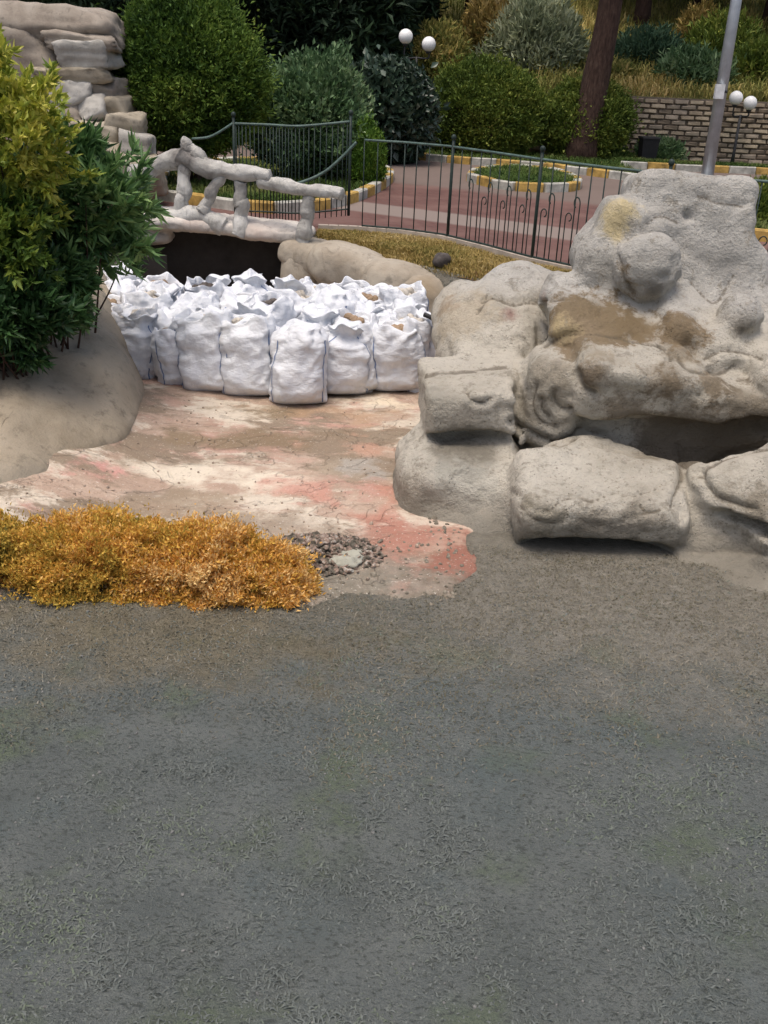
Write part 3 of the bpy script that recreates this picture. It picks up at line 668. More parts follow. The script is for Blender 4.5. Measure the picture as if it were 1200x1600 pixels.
_at = at
front_ = np.where(facing > .05)[0]
def surf(px, py, dflt):
    ix = front_[np.abs(PX[front_] - [px, py]).max(1) < 9]
    return V[ix[np.argmin(wz[ix])]] if len(ix) else _at(px, py, dflt)
at = surf
ST = [(at(958, 345, 7.15), .05, .20, (.55, .45, .25), .9, .16), (at(1012, 458, 6.95), .0, .12, (.09, .075, .055), .9, .08), (at(1158, 522, 6.8), .0, .10, (.09, .075, .055), .85, .08), (at(1010, 420, 6.9), .1, .26, (.33, .32, .29), .5, .12),
      (at(1130, 415, 7.1), .0, .30, (.31, .30, .275), .7, .22), (at(930, 425, 7.1), .0, .22, (.34, .325, .285), .5, .2),
      (at(935, 495, 6.75), .22, .44, (.200, .148, .086), .95, .30), (at(1000, 505, 6.75), .10, .26, (.200, .148, .086), .9, .2), (at(890, 520, 6.75), .06, .26, (.26, .20, .13), .8, .22), (at(870, 512, 6.75), .0, .16, (.50, .40, .23), .8, .14), (at(1060, 520, 6.75), .06, .30, (.205, .152, .092), .95, .26), (at(1075, 540, 6.6), .0, .20, (.23, .175, .11), .85, .2),
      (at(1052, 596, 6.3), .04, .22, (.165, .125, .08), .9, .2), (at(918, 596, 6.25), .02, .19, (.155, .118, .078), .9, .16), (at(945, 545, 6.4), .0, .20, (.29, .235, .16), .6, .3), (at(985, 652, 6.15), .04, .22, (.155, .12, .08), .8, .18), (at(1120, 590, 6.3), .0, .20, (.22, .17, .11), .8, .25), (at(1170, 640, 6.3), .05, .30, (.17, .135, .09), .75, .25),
      (at(1080, 700, 6.45), .25, .62, (.150, .122, .088), .85, .22), (at(1010, 700, 6.1), .0, .18, (.24, .205, .15), .6, .2), (at(1170, 690, 6.4), .2, .5, (.17, .14, .10), .8, .2),  # dark browns put the shade of the recess under the overhang into the colour
      (at(850, 590, 6.4), .02, .26, (.25, .215, .16), .65, .22), (at(815, 640, 6.4), .0, .20, (.24, .21, .16), .6, .2),
      (at(840, 815, 5.45), .0, .26, (.22, .195, .145), .75, .24), (at(930, 825, 5.4), .0, .24, (.24, .21, .16), .7, .24), (at(1020, 815, 5.45), .0, .22, (.2, .175, .135), .7, .22), (at(1170, 785, 5.5), .0, .22, (.18, .15, .105), .75, .2), (at(1130, 770, 5.5), .0, .12, (.2, .165, .115), .6, .14),
      (at(930, 880, 5.65), .15, .6, (.185, .165, .135), .8, .22), (at(1150, 885, 5.35), .0, .35, (.26, .235, .19), .7, .26),
      (at(735, 700, 6.35), .1, .36, (.165, .148, .115), .8, .16), (at(640, 800, 6.25), .0, .36, (.29, .255, .20), .75, .26), (at(680, 640, 6.45), .0, .34, (.30, .28, .23), .65, .24), (at(690, 870, 5.6), .05, .30, (.42, .25, .19), .6, .22), (at(790, 830, 5.6), .05, .36, (.30, .285, .25), .6, .24), (at(720, 750, 6.1), .05, .36, (.50, .485, .42), .5, .24),  # first entry paints the shade in the hollow under the jutting block
      (at(805, 482, 7.25), .0, .075, (.27, .15, .125), .85, .08), (at(842, 480, 7.3), .0, .07, (.30, .20, .17), .7, .08), (at(715, 480, 7.6), .05, .40, (.42, .35, .25), .6, .26), (at(690, 470, 7.7), .0, .2, (.32, .245, .165), .7, .18)]
at = _at
m = NT('moulded_cement')
base = m.ramp(m.noise(1.8, 7, .62), [(.30, (.37, .335, .27)), (.48, (.50, .46, .385)), (.72, (.58, .54, .46))])
top = m.ramp(m.noise(3.0, 7, .62), [(.30, (.36, .34, .305)), (.5, (.46, .44, .40)), (.75, (.55, .53, .485))])
base = m.mix(m.mapr(m.math('ADD', m.comp(2), m.math('MULTIPLY', m.noise(3, 3), .3)), 1.25, 1.45), base, top)
base = m.mix(m.math('MULTIPLY', m.mapr(m.noise(7, 9, .78), .53, .64), .65), base, (.235, .21, .165))
base = m.mix(m.math('MULTIPLY', m.mapr(m.noise(24, 6, .75), .58, .66), .6), base, (.15, .13, .10))
sv = m.noise(5, 6, .65, m.map(m.pos(), (3.0, 3.0, .5))); base = m.mix(m.math('MULTIPLY', m.mapr(sv, .54, .72), .5), base, (.25, .225, .18))
q = m.n('ShaderNodeTexNoise'); q.inputs['Scale'].default_value = 7; q.inputs['Detail'].default_value = 9; q.inputs['Roughness'].default_value = .72; m.l(m.pos(), q.inputs['Vector'])
wobn = m.math('SUBTRACT', q.outputs['Fac'], .5)
for cc, r0, r1, colr, fac, wob in ST:
    a = m.n('ShaderNodeVectorMath'); a.operation = 'DISTANCE'; m.l(m.pos(), a.inputs[0]); a.inputs[1].default_value = tuple(float(v_) for v_ in cc)
    k_ = m.mapr(m.math('ADD', a.outputs['Value'], m.math('MULTIPLY', wobn, wob * 3.2)), (r0 + r1) / 2 - .05 - (r1 - r0) * .12, (r0 + r1) / 2 + .05 + (r1 - r0) * .12, 1., 0.)
    base = m.mix(m.math('MULTIPLY', k_, fac), base, colr)
ck_ = m.math('MULTIPLY', m.mapr(m.math('ADD', m.attr(), m.math('MULTIPLY', wobn, 1.6)), .35, .95), .7); base = m.mix(ck_, base, (.13, .108, .078))
pit = m.mapr(m.vor(38), .03, .2, 1., 0.); pm = m.math('MULTIPLY', pit, m.mapr(m.noise(5, 4), .5, .6)); base = m.mix(m.math('MULTIPLY', pm, .75), base, (.12, .10, .075))
sp = m.mapr(m.noise(75, 4, .7), .58, .7); base = m.mix(m.math('MULTIPLY', sp, .35), base, (.22, .2, .165))
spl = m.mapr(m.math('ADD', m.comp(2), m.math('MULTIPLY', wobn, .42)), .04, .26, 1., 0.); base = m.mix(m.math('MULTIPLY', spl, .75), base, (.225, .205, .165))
m.color(base); m.rough(.95); m.p.inputs['Specular IOR Level'].default_value = .12
h_ = m.math('ADD', m.noise(11, 9, .7), m.math('MULTIPLY', m.noise(55, 5, .65), .4)); h_ = m.math('SUBTRACT', h_, m.math('MULTIPLY', pm, .5)); m.bump(h_, 1.0, .042)
M_ROCK = m.m
rock = thing('artificial_rock', 'big stacked artificial rock of moulded cement boulders rising beside the empty basin', 'rock', (1.5, 6.2, 0))
PN = {U: ('upper_boulder', 'pale grey flat-topped boulder with a yellow patch'), BO: ('boss', None), BP: ('boss', None), SH: ('shoulder_ledge', 'brown stained ledge below the upper boulder'), OV: ('overhang_boulder', 'cream and brown blotched boulder overhanging the dark recess'), O2: ('overhang_boulder', None), SW: ('swirl_boulder', 'boulder with trowelled swirls'), CO: ('recess_core', None), CU: ('cushion_boulder', 'pillow-shaped cream boulder'), C2: ('cushion_boulder', None), AP: ('apron', None), PL: ('plinth', None), LB: ('jutting_block', 'square-fronted block jutting over a dark hollow'), LO: ('lower_body', None), BK: ('back_boulder', 'smooth sandy boulder with reddish smears')}
fg = G_[Q[:, 0]].astype(int); made = {}
for _ in range(3):
    lab = np.arange(len(V)); Es = np.concatenate([Q[:, [0, 1]], Q[:, [1, 2]], Q[:, [2, 3]], Q[:, [3, 0]]])
    key = fg; cid = np.arange(len(Q))
    vmin = {}
    for gid in range(15):                              # islands: spread the lowest face number over shared vertices
        fi = np.where(fg == gid)[0]
        if not len(fi): continue
        c_ = np.arange(len(fi)); qq = Q[fi]
        while True:
            vm = np.full(len(V), 1 << 30); np.minimum.at(vm, qq.ravel(), np.repeat(c_, 4)); n2 = vm[qq].min(1); n2 = n2[n2]
            if (n2 == c_).all(): break
            c_ = n2
        ids, ct = np.unique(c_, return_counts=True); big = ids[np.argmax(ct)]
        for i_ in ids:
            if i_ == big: continue
            isl = fi[c_ == i_]; vs_ = np.unique(Q[isl]); tch = np.isin(Q, vs_).any(1) & (fg != gid)
            fg[isl] = np.bincount(fg[tch]).argmax() if tch.any() else CO
# parts share their vertex normals along the joints so the cement reads as one mass
NV = normals(V, Q)
for gid in (U, SH, OV, O2, SW, CO, CU, C2, AP, PL, LB, LO, BK, BO, BP):
    q_ = Q[fg == gid]
    if not len(q_): continue
    us, inv = np.unique(q_, return_inverse=True); nm, lb = PN[gid]
    o = mk(nm, V[us], inv.reshape(-1, 4), M_ROCK, made[U] if gid in (BO, BP) else rock, attr=crk[us]); made[gid] = o
    o.data.normals_split_custom_set_from_vertices([tuple(n_) for n_ in NV[us]])
    if lb: o['label'] = lb

# ------------------------------------------------------------------ low rim rocks at the back of the basin
def simple_rock(name, label, blobs, mat, seed, vox=.022, amp=.03, crack=.02, group=None, smooth=5):
    V, Fq = remesh(blobs, vox, smooth); V = rough(V, Fq, amp, 2.5, crack, .006, seed)
    c = V.mean(0); c[2] = V[:, 2].min()
    o = thing(name, label, 'rock', c, group); mk('rock_body', V, Fq, mat, o); return o
M_RIM = concrete('rim_cement', (.36, .315, .25), (.26, .215, .16), (.43, .385, .315), [(at(665, 450, 10.3), .05, .25, (.25, .19, .12), .7, .15, 5)])
r1 = thing('rim_rock', 'long low grey-brown cement kerb rock between the sacks and dry lawn', 'rock', at(590, 470, 10.9) * [1, 1, 0])
for bl, sd in (([RB(625, 452, 10.75, 120, 95, .35, 3, (0, 10, 0)), RB(560, 425, 11.15, 160, 80, .34, 3, (0, 14, -18))], 41), ([RB(500, 405, 11.5, 130, 60, .3, 3, (0, 10, -12))], 42)):
    V, Fq = remesh(bl, .022, 4); V = rough(V, Fq, .03, 2.5, .015, .006, sd); mk('rim_section', V, Fq, M_RIM, r1)
V, Fq = remesh([blob((.1, 10.75, .3), (.62, .35, .42), 3, (0, 0, -38)), blob((-.75, 11.6, .35), (.5, .3, .42), 3, (0, 0, -30))], .03, 3); mk('rim_foot', rough(V, Fq, .03, 2.5, 0, .006, 43), Fq, M_RIM, r1)

# ------------------------------------------------------------------ left bank of smooth cement
S_BANK = [(atz(60, 770, .1), .05, .4, (.22, .20, .165), .6, .2, 5), (at(20, 700, 6.4), .0, .25, (.25, .22, .17), .5, .15, 6), (at(150, 600, 7.7), .1, .5, (.36, .325, .26), .5, .2, 4)]
M_BANK = concrete('smooth_grey_cement', (.31, .262, .195), (.225, .185, .13), (.36, .31, .24), S_BANK, .8)
foot = [(-2.9, 4.9, -.02), *[tuple(atz(x, y, .12)) for x, y in ((-40, 800), (40, 768), (100, 722), (150, 698), (200, 672), (222, 612))], (-2.35, 8.9, .05), (-2.6, 9.7, .05), (-3.0, 10.6, .05)]
crest = [(-3.6, 5.0, .38), tuple(at(-90, 640, 6.6)), tuple(at(-10, 580, 6.95)), tuple(at(35, 545, 7.3)), tuple(at(80, 500, 7.9)), tuple(at(115, 462, 8.4)), tuple(at(150, 452, 8.8)), tuple(at(170, 470, 9.2)), (-3.0, 9.9, .78), (-3.4, 10.8, .78)]
fo = spline(np.array(foot), 90); cr = spline(np.array(crest), 90)
rows = []
for t in np.linspace(0, 1, 26):
    b = 4 * t * (1 - t)
    outw = fo - cr; outw[:, 2] = 0; outw /= np.linalg.norm(outw, axis=1)[:, None]
    rows.append(fo * (1 - t) + cr * t + outw * (.16 * b)[..., None] if False else fo * (1 - t) + cr * t + outw * .07 * b + np.array([0, 0, .03]) * b)
back = cr + (cr - fo) * [.35, .35, 0] - [0, 0, .06]
for t in np.linspace(.15, 1, 6): rows.append(cr * (1 - t) + back * t)
rows.append(back - [.1, 0, .6]); rows.insert(0, fo - [0, 0, .25])
G = np.array(rows); nr, nc = G.shape[:2]; V = G.reshape(-1, 3)
i = (np.arange(nr - 1)[:, None] * nc + np.arange(nc - 1)[None]).ravel(); Fq = np.stack([i, i + nc, i + nc + 1, i + 1], 1)
V = V + normals(V, Fq) * (.07 * fbm(V * 1.8, 4, 77) + .010 * fbm(V * 12, 3, 78))[:, None]
bank = thing('planter_bank', 'smooth grey cement bank sloping down from the leafy bushes to the basin floor', 'bank', (-2.9, 7.5, 0))
mk('bank_face', V, Fq, M_BANK, bank)
M_SOIL = plain('dark_soil', (.055, .035, .022), .95, .4, 9)
mk('planter_soil', *box((-4.0, 7.9, .36), (1.9, 5.4, .78)), M_SOIL, bank, False)

# ------------------------------------------------------------------ footbridge deck with faux-log railing
S_DECK = [(at(300, 350, 11.4), .0, .35, (.50, .38, .32), .6, .2, 5), (at(400, 360, 11.4), .0, .4, (.46, .35, .29), .6, .2, 5), (at(380, 368, 11.2), .0, .2, (.28, .27, .27), .7, .15, 6)]
M_DECK = concrete('whitish_deck_cement', (.52, .48, .43), (.33, .30, .27), (.60, .57, .52), S_DECK)
M_LOG = concrete('weathered_log_cement', (.44, .425, .39), (.13, .12, .11), (.60, .59, .56), [(at(290, 245, 11.7), .05, .2, (.14, .125, .115), .8, .15, 6)], .8)
deck = thing('footbridge', 'small whitish cement footbridge over a dark opening behind the sacks', 'bridge', (-2.0, 11.7, 0))
V, Fq = remesh([RB(345, 350, 11.85, 280, 34, .34, 3, (0, 2, 0)), RB(270, 342, 11.9, 120, 40, .32, 2.6), RB(430, 362, 11.75, 120, 34, .3, 3), RB(225, 368, 11.95, 90, 30, .25, 2.8)], .022, 3)
mk('deck_slab', rough(V, Fq, .03, 3, .02, .01, 51), Fq, M_DECK, deck)
M_DARK = plain('dark_grey_shade_cement', (.035, .031, .028), .9, .3, 6)  # dark grey of the side panel; on the back wall it paints the deck's shade
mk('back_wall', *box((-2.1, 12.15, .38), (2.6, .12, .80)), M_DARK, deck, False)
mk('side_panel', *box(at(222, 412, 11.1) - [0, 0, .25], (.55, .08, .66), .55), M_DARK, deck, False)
V, Fq = remesh([RB(470, 430, 11.55, 60, 110, .3, 3)], .03, 3); mk('abutment', rough(V, Fq, .03, 3, .01, .008, 52), Fq, M_RIM, deck)
rail = thing('log_railing', 'whitish cement railing moulded like rough logs on the footbridge', 'railing', at(380, 360, 11.5))
def log(name, pts, r0, r1, seed, par, bump=.16):
    P_ = spline([at(*p) for p in pts], 40); k = np.linspace(0, 1, 40)
    rad = .80 * (r0 * (1 - k) + r1 * k) * (1 + .10 * np.sin(k * 17 + seed) + .08 * fbm(np.stack([k * 9 + seed, 0 * k, 0 * k], 1), 2, seed)); rad[0] *= .8; rad[-1] *= .8
    P_ = P_ + .025 * np.stack([fbm(np.stack([k * 6, 0 * k + j, 0 * k + seed], 1), 2, j) for j in range(3)], 1)
    V, Fc = tube(P_, rad, 30, True, bump * .6, seed); a_ = np.tile(np.arange(30) * 2 * math.pi / 30, len(P_)); l_ = np.repeat(np.arange(len(P_)), 30)
    rg = 1 - 2 * np.abs(fbm(np.stack([np.cos(a_) * 2.6 + seed, np.sin(a_) * 2.6, l_ * .28], 1), 3, seed)); cc_ = np.repeat(P_, 30, 0); V = cc_ + (V - cc_) * (1 + .13 * rg)[:, None]
    return mk(name, V, Fc, M_LOG, par)
log('top_log', [(205, 272, 11.9), (240, 262, 11.85), (300, 240, 11.75)], .115, .12, 1, rail)
log('top_log', [(283, 238, 11.75), (330, 262, 11.65), (370, 272, 11.6), (424, 274, 11.55)], .13, .085, 2, rail)
log('top_log', [(405, 282, 11.6), (450, 290, 11.5), (500, 299, 11.4), (536, 304, 11.35)], .09, .075, 3, rail)
log('branch_stub', [(284, 219, 11.75), (302, 236, 11.72), (322, 262, 11.68)], .06, .11, 4, rail)
log('brace', [(346, 272, 11.62), (330, 300, 11.6), (318, 332, 11.6)], .065, .085, 5, rail)
for q, pts in enumerate([[(287, 255, 11.75), (285, 300, 11.7), (283, 345, 11.7)], [(374, 280, 11.6), (377, 325, 11.6), (374, 368, 11.55)], [(486, 306, 11.45), (480, 340, 11.45), (474, 384, 11.45)]]):
    log('post', pts, .075, .11, 6 + q, rail)
log('low_log', [(240, 345, 11.75), (300, 335, 11.65), (350, 352, 11.6)], .11, .12, 12, rail)

# ------------------------------------------------------------------ stacked stone outcrop far left
M_OC = [concrete('outcrop_brown', (.29, .25, .205), (.16, .13, .105), (.38, .34, .29), streak=False), concrete('outcrop_white', (.40, .38, .34), (.22, .20, .17), (.50, .48, .44), streak=False), concrete('outcrop_cream', (.34, .295, .225), (.19, .16, .115), (.43, .385, .31), streak=False)]
oc = thing('stone_outcrop', 'stacked outcrop of brown and whitish stones behind the leafy bushes', 'rock', (at(120, 100, 15.2)[0], 15.2, .78))
for k, (x, y, d, wd, hg, ry, mi) in enumerate([(100, 46, 15.3, 165, 52, .6, 0), (60, 32, 15.5, 100, 36, .5, 0), (140, 66, 15.1, 84, 24, .5, 0), (133, 86, 14.9, 84, 40, .4, 1), (45, 100, 15.1, 110, 90, .5, 0), (128, 118, 14.95, 92, 26, .4, 2), (118, 148, 14.9, 62, 46, .4, 1), (166, 146, 15.05, 52, 40, .4, 0), (152, 172, 14.85, 48, 40, .4, 1), (185, 175, 15.0, 40, 50, .4, 2), (105, 190, 14.8, 80, 46, .4, 0), (160, 208, 14.7, 76, 36, .4, 2), (200, 200, 14.6, 50, 40, .3, 2), (215, 232, 14.4, 50, 44, .3, 1), (170, 245, 14.4, 70, 46, .4, 2), (110, 250, 14.6, 90, 80, .5, 0), (220, 275, 14.0, 60, 60, .4, 2), (95, 150, 15.75, 150, 220, .4, 0)]):
    c_ = at(x, y, d); pm_ = ppm(c_); V, Fq = chip(c_, (wd / 2 / pm_, ry, hg / 2 / pm_), 100 + k); mk('stone', V, Fq, M_OC[mi], oc, False)

# ------------------------------------------------------------------ white woven sacks
m = NT('white_woven_plastic'); vo = m.pos(True)
c = m.ramp(m.noise(5, 5, .6, vo), [(.3, (.60, .62, .67)), (.55, (.72, .735, .76)), (.8, (.77, .775, .785))])
oi = m.n('ShaderNodeObjectInfo'); c = m.mix(m.math('MULTIPLY', m.mapr(m.noise(3.3, 5, .65, vo), .56, .75), .45), c, (.52, .48, .42))
m.color(c); m.rough(.55); m.p.inputs['Specular IOR Level'].default_value = .3
m.bump(m.math('ADD', m.noise(17, 6, .6, m.map(vo, (1, 1, 1.8))), m.math('MULTIPLY', m.noise(120, 2, .5, vo), .2)), .5, .03); M_SACK = m.m
m = NT('dirty_woven_plastic'); vo = m.pos(True)
c = m.ramp(m.noise(4, 6, .65, vo), [(.3, (.42, .40, .38)), (.5, (.62, .62, .63)), (.7, (.76, .77, .79))]); m.color(c); m.rough(.6)
m.bump(m.noise(17, 6, .6, m.map(vo, (1, 1, 1.8))), .6, .03); M_SACKD = m.m
M_STRIPE = plain('blue_weave', (.15, .21, .36), .6, .3, 30)
M_FILL = [plain('pale_rubble', (.46, .42, .36), .9, .4, 14), plain('dark_rubble', (.10, .085, .075), .9, .5, 14), plain('brown_rubble', (.28, .20, .13), .9, .4, 14)]
def make_sack(seed, kind, mat, fill):
    r = np.random.default_rng(seed); h = .72 + r.uniform(-.03, .05); wx = .245 + r.uniform(-.015, .02); wy = .185 + r.uniform(-.01, .025)
    nz, ns = 40, 72; th = np.linspace(0, 2 * math.pi, ns, endpoint=False)
    t = np.concatenate([[0, .012, .03], np.linspace(.06, 1, nz - 3)])
    T, A = np.meshgrid(t, th, indexing='ij'); e = 2 / 2.5
    cx = np.sign(np.cos(A)) * np.abs(np.cos(A)) ** e; cy = np.sign(np.sin(A)) * np.abs(np.sin(A)) ** e
    bx = np.interp(T, [0, .03, .12, .35, .62, .78, .88, 1], [.98, 1.03, 1.00, 1.04, 1.02, .98, .88, .72])
    by = np.interp(T, [0, .03, .10, .22, .45, .65, .80, .90, 1], [.50, .66, .90, 1.06, 1.12, 1.06, .95, .80, .66 if kind != 'folded' else .36])
    ph = r.uniform(0, 6, 6)
    if kind == 'tied':
        bx = np.interp(T, [0, .03, .12, .35, .60, .74, .84, .90, 1], [.98, 1.03, 1.00, 1.05, 1.02, .86, .42, .30, .52]); by = np.interp(T, [0, .03, .10, .22, .45, .62, .74, .84, .90, 1], [.50, .66, .90, 1.06, 1.12, 1.06, .88, .46, .34, .60])
    ruf = sstep(.72, .97, T) * (.05 * np.sin(3 * A + ph[0] + 2 * T) + .05 * np.sin(6 * A + ph[1]) + .02 * np.sin(11 * A + ph[2]))
    ear = np.exp(-(T / .045) ** 2) * np.abs(np.cos(A)) ** 14 * .17
    X = wx * cx * (bx + ear) * (1 + ruf); Y = wy * cy * by * (1 + 1.4 * ruf); Z = T * h
    Z = Z + sstep(.8, 1, T) * (.035 * np.sin(2 * A + ph[3]) + .022 * np.sin(5 * A + ph[4]))
    V = np.stack([X, Y, Z], -1).reshape(-1, 3)
    dirs = np.stack([cx / wx, cy / wy, 0 * cx], -1).reshape(-1, 3); dirs /= np.linalg.norm(dirs, axis=1)[:, None]
    q = V + r.uniform(0, 50, 3)
    wr = 1 - np.abs(fbm(q * [3.2, 3.2, 5] + .6 * np.stack([fbm(q * 4, 2, 5)] * 3, 1), 3, seed)) * 2.2
    wr2 = 1 - np.abs(fbm(q * [11, 11, 8], 2, seed + 3)) * 2.2
    amp = (.026 + .020 * sstep(.65, .95, T.ravel())) * sstep(-.02, .08, T.ravel())
    V = V + dirs * (amp * wr + .65 * amp * wr2 + .06 * fbm(q * 2.4, 2, seed + 9))[:, None]
    V[:, 0] += r.uniform(-.09, .09) * (V[:, 2] / h) ** 2; V[:, 1] += r.uniform(-.06, .06) * (V[:, 2] / h) ** 2
    V[:, 2] = np.maximum(V[:, 2], 0)
    ring = V.reshape(nz, ns, 3)
    rows = [ring]; top = ring[-1]; cen = top.mean(0)
    ins = []
    for kk, (sc_, dz) in enumerate([(.93, -.01), (.88, -.06), (.82, -.12)] if kind == 'open' else [(.75, .0), (.45, -.03), (.15, -.05)]):
        rg = cen + (top - cen) * [sc_, sc_, 1]; rg[:, 2] = rg[:, 2] * (1 - .5 * (kk > 0)) + (cen[2] * .5) * (kk > 0) + dz; ins.append(rg)
    allr = np.concatenate([ring, np.array(ins)], 0); nr = len(allr); VV = allr.reshape(-1, 3)
    Fc = []
    for i in range(nr - 1):
        for k in range(ns): a = i * ns + k; b = i * ns + (k + 1) % ns; Fc.append((a, b, b + ns, a + ns))
    Fc.append(tuple(range(ns - 1, -1, -1)))
    if kind != 'open': Fc.append(tuple(range((nr - 1) * ns, nr * ns)))
    root = thing('sack', None, None); mk('sack_body', VV, Fc, mat, root, local=True)
    if kind == 'open':
        last = ins[-1]; c0 = last.mean(0); fV = [c0 + [0, 0, .07]]; fF = []
        for j, s in enumerate((.35, .7, 1.02)):
            rg = c0 + (last - c0) * s; rg[:, 2] += .07 * (1 - s * s) + .05 * fbm(rg * 16 + seed, 3, seed); fV += list(rg)
        for k in range(ns):
            fF.append((0, 1 + k, 1 + (k + 1) % ns))
            for j in range(2): a = 1 + j * ns + k; b = 1 + j * ns + (k + 1) % ns; fF.append((a, a + ns, b + ns, b))
        mk('filling', np.array(fV), fF, fill, root, False, local=True)
        lumps = []
        for j in range(7):
            a = r.uniform(0, 6.28); rr_ = r.uniform(.1, .75); p = c0 + np.array([math.cos(a) * wx * .7 * rr_, math.sin(a) * wy * .5 * rr_, .06])
            v, f = blob(p, r.uniform(.025, .06, 3), 3, r.uniform(0, 90, 3), 2); lumps.append((v, [tuple(x) for x in f]))
        v, f = join(*lumps); o = mk('rubble_lumps', v, f, fill, root, False, local=True); o['kind'] = 'stuff'
    for k0 in (6, 30, 42, 66):
        s = []
        for i in range(2, nz - 5):
            a, b = ring[i, k0], ring[i, k0 + 1]; n_ = dirs.reshape(nz, ns, 3)[i, k0]
            mid = (a + b) / 2; d = (b - a) / np.linalg.norm(b - a) * .0075; s += [mid - d + n_ * .004, mid + d + n_ * .004]
        mk('blue_stripe', np.array(s), [(2 * i, 2 * i + 1, 2 * i + 3, 2 * i + 2) for i in range(len(s) // 2 - 1)], M_STRIPE, root, local=True)
    return root
PROTO = {}
for key, args in {'f1': (1, 'folded', M_SACK, None), 'f2': (2, 'folded', M_SACK, None), 'f3': (3, 'folded', M_SACK, None), 'f4': (14, 'folded', M_SACK, None), 'o1': (4, 'open', M_SACK, M_FILL[0]), 'o2': (5, 'open', M_SACK, M_FILL[0]),
                  'd1': (6, 'open', M_SACK, M_FILL[1]), 'b1': (7, 'open', M_SACK, M_FILL[2]), 'g1': (8, 'open', M_SACKD, M_FILL[0]), 't1': (21, 'tied', M_SACK, None), 't2': (22, 'tied', M_SACK, None)}.items():
    PROTO[key] = make_sack(*args)
used = set()
def sack(key, x, y, rz, label, sc_=1.0, z=0.02, tilt=(0, 0)):
    o = PROTO[key] if key not in used else copy_tree(PROTO[key]); used.add(key)
    sc_ *= .87; o.location = (float(x), float(y), z); o.rotation_euler = (tilt[0], tilt[1], rz); o.scale = (sc_, sc_, sc_ * RNG.uniform(.93, 1.05))
    tag(o, label, 'sack', 'white sacks heaped in the basin'); return o
FR = [(228, 600, 'g1', .3, 'dirty greyish woven sack wedged against the cement bank at the pile corner'),
      (270, 598, 'f2', -.2, 'white woven sack of the front row right beside the dirty greyish sack'),
      (318, 614, 'f1', .1, 'white front-row woven sack, third along from the cement bank'),
      (389, 628, 'o2', -.1, 'white front-row woven sack, fourth along from the cement bank'),
      (464, 640, 'f4', .05, 'white front-row woven sack that stands farthest out on the pink floor'),
      (532, 624, 't2', .2, 'white front-row woven sack, third along from the tall artificial rock'),
      (588, 608, 'f1', .3, 'white front-row woven sack, second along from the tall artificial rock'),
      (648, 607, 't1', .45, 'white front-row woven sack at the pile end nearest the tall artificial rock')]
for x, y, k, rz, lb in FR:
    p = atz(x, y, 0); sack(k, p[0], p[1] + .17, rz, lb, RNG.uniform(.97, 1.04), .02, (RNG.uniform(-.10, .05), RNG.uniform(-.10, .10)))
LBO = 'open-mouthed white sack of pale rubble standing among the inner rows of the pile'
LBF = 'white sack with its top folded over, standing among the inner rows of the pile'
LBD = {'d1': 'open white sack with dark rubble showing, in the pile near the footbridge', 'b1': 'open white sack with brown rubble showing, among the inner rows of the pile'}
rows_ = [(8.52, -2.32, .06, 7), (8.86, -2.48, .16, 7), (9.20, -2.62, .22, 8), (9.54, -2.74, .20, 8), (9.88, -2.78, .14, 8), (10.22, -2.78, -.02, 7)]
ptn = ['t1', 'f1', 'b1', 'f3', 't2', 'b1', 't1', 'o1', 'd1', 't2', 'd1', 'o2', 'f4', 'f1']
ORD = ['first', 'second', 'third', 'fourth', 'fifth', 'sixth', 'seventh', 'eighth']
kk = 0
for j, (yy_, xa, xb, n_) in enumerate(rows_):
    for i in range(n_):
        x = xa + (xb - xa) * (i / (n_ - 1)) + RNG.uniform(-.07, .07); y = yy_ + RNG.uniform(-.08, .08) - (.22 * math.sin(math.pi * i / (n_ - 1)) if j < 2 else 0) + (.10 if j < 1 else 0)
        k = ptn[(kk * 5 + j) % len(ptn)]; kk += 1
        if k == 'd1' and j < 2: k = 'o2'
        fx = {'o': 'open white sack of pale rubble', 'f': 'white sack with folded top', 't': 'white sack with tied neck', 'd': 'open white sack of dark rubble', 'b': 'open white sack of brown rubble'}[k[0]]
        lb = fx + ', ' + ORD[i] + ' from the cement bank in the ' + ORD[j + 1] + ' row'
        sack(k, x, y, RNG.uniform(-1.2, 1.2) if j else RNG.uniform(-.4, .4), lb, RNG.uniform(.88, 1.08), .02, (RNG.uniform(-.13, .13), RNG.uniform(-.13, .13)))
# black flexible hose by the last sack
p = at(676, 506, 8.62); P_ = spline([p + [-.08, 0, .08], p + [0, -.03, .05], p + [.05, 0, -.03], p + [.02, .02, -.12], p + [.1, 0, -.2]], 20)
tag(mk('hose', *tube(P_, .022, 8), plain('black_rubber', (.02, .02, .022), .5)), 'short black rubber hose lying over the sack beside the boulder', 'hose')

# ------------------------------------------------------------------ wrought iron fence
M_IRON = plain('green_black_iron', (.022, .035, .030), .5, .4, 12); M_RAIL = plain('worn_green_rail', (.075, .115, .10), .45, .4, 10)
fence = thing('iron_fence', 'dark green wrought iron fence curving along the red path behind the lawn', 'fence', (.5, 12, .8))
xx = np.linspace(-.42, 4.6, 90); tp = np.stack([xx, fence_y(xx), 0 * xx + 1.88], 1)
mk('top_rail', *tube(tp, .0135, 8), M_RAIL, fence); mk('bottom_rail', *tube(tp - [0, 0, .98], .012, 6), M_IRON, fence)
sw = spline([at(557, 222, 12.42), at(535, 245, 12.4), at(505, 270, 12.35), at(467, 286, 12.3), at(425, 292, 12.3)], 24); mk('swoop_rail', *tube(sw, .018, 8), M_RAIL, fence)
cum = np.concatenate([[0], np.cumsum(np.linalg.norm(np.diff(tp, axis=0), axis=1))])
BAR = mk('bar', *tube([(0, 0, 0), (0, 0, .55), (0, 0, 1.10)], .007, 6), M_IRON); bar_me = BAR.data; bpy.data.objects.remove(BAR)
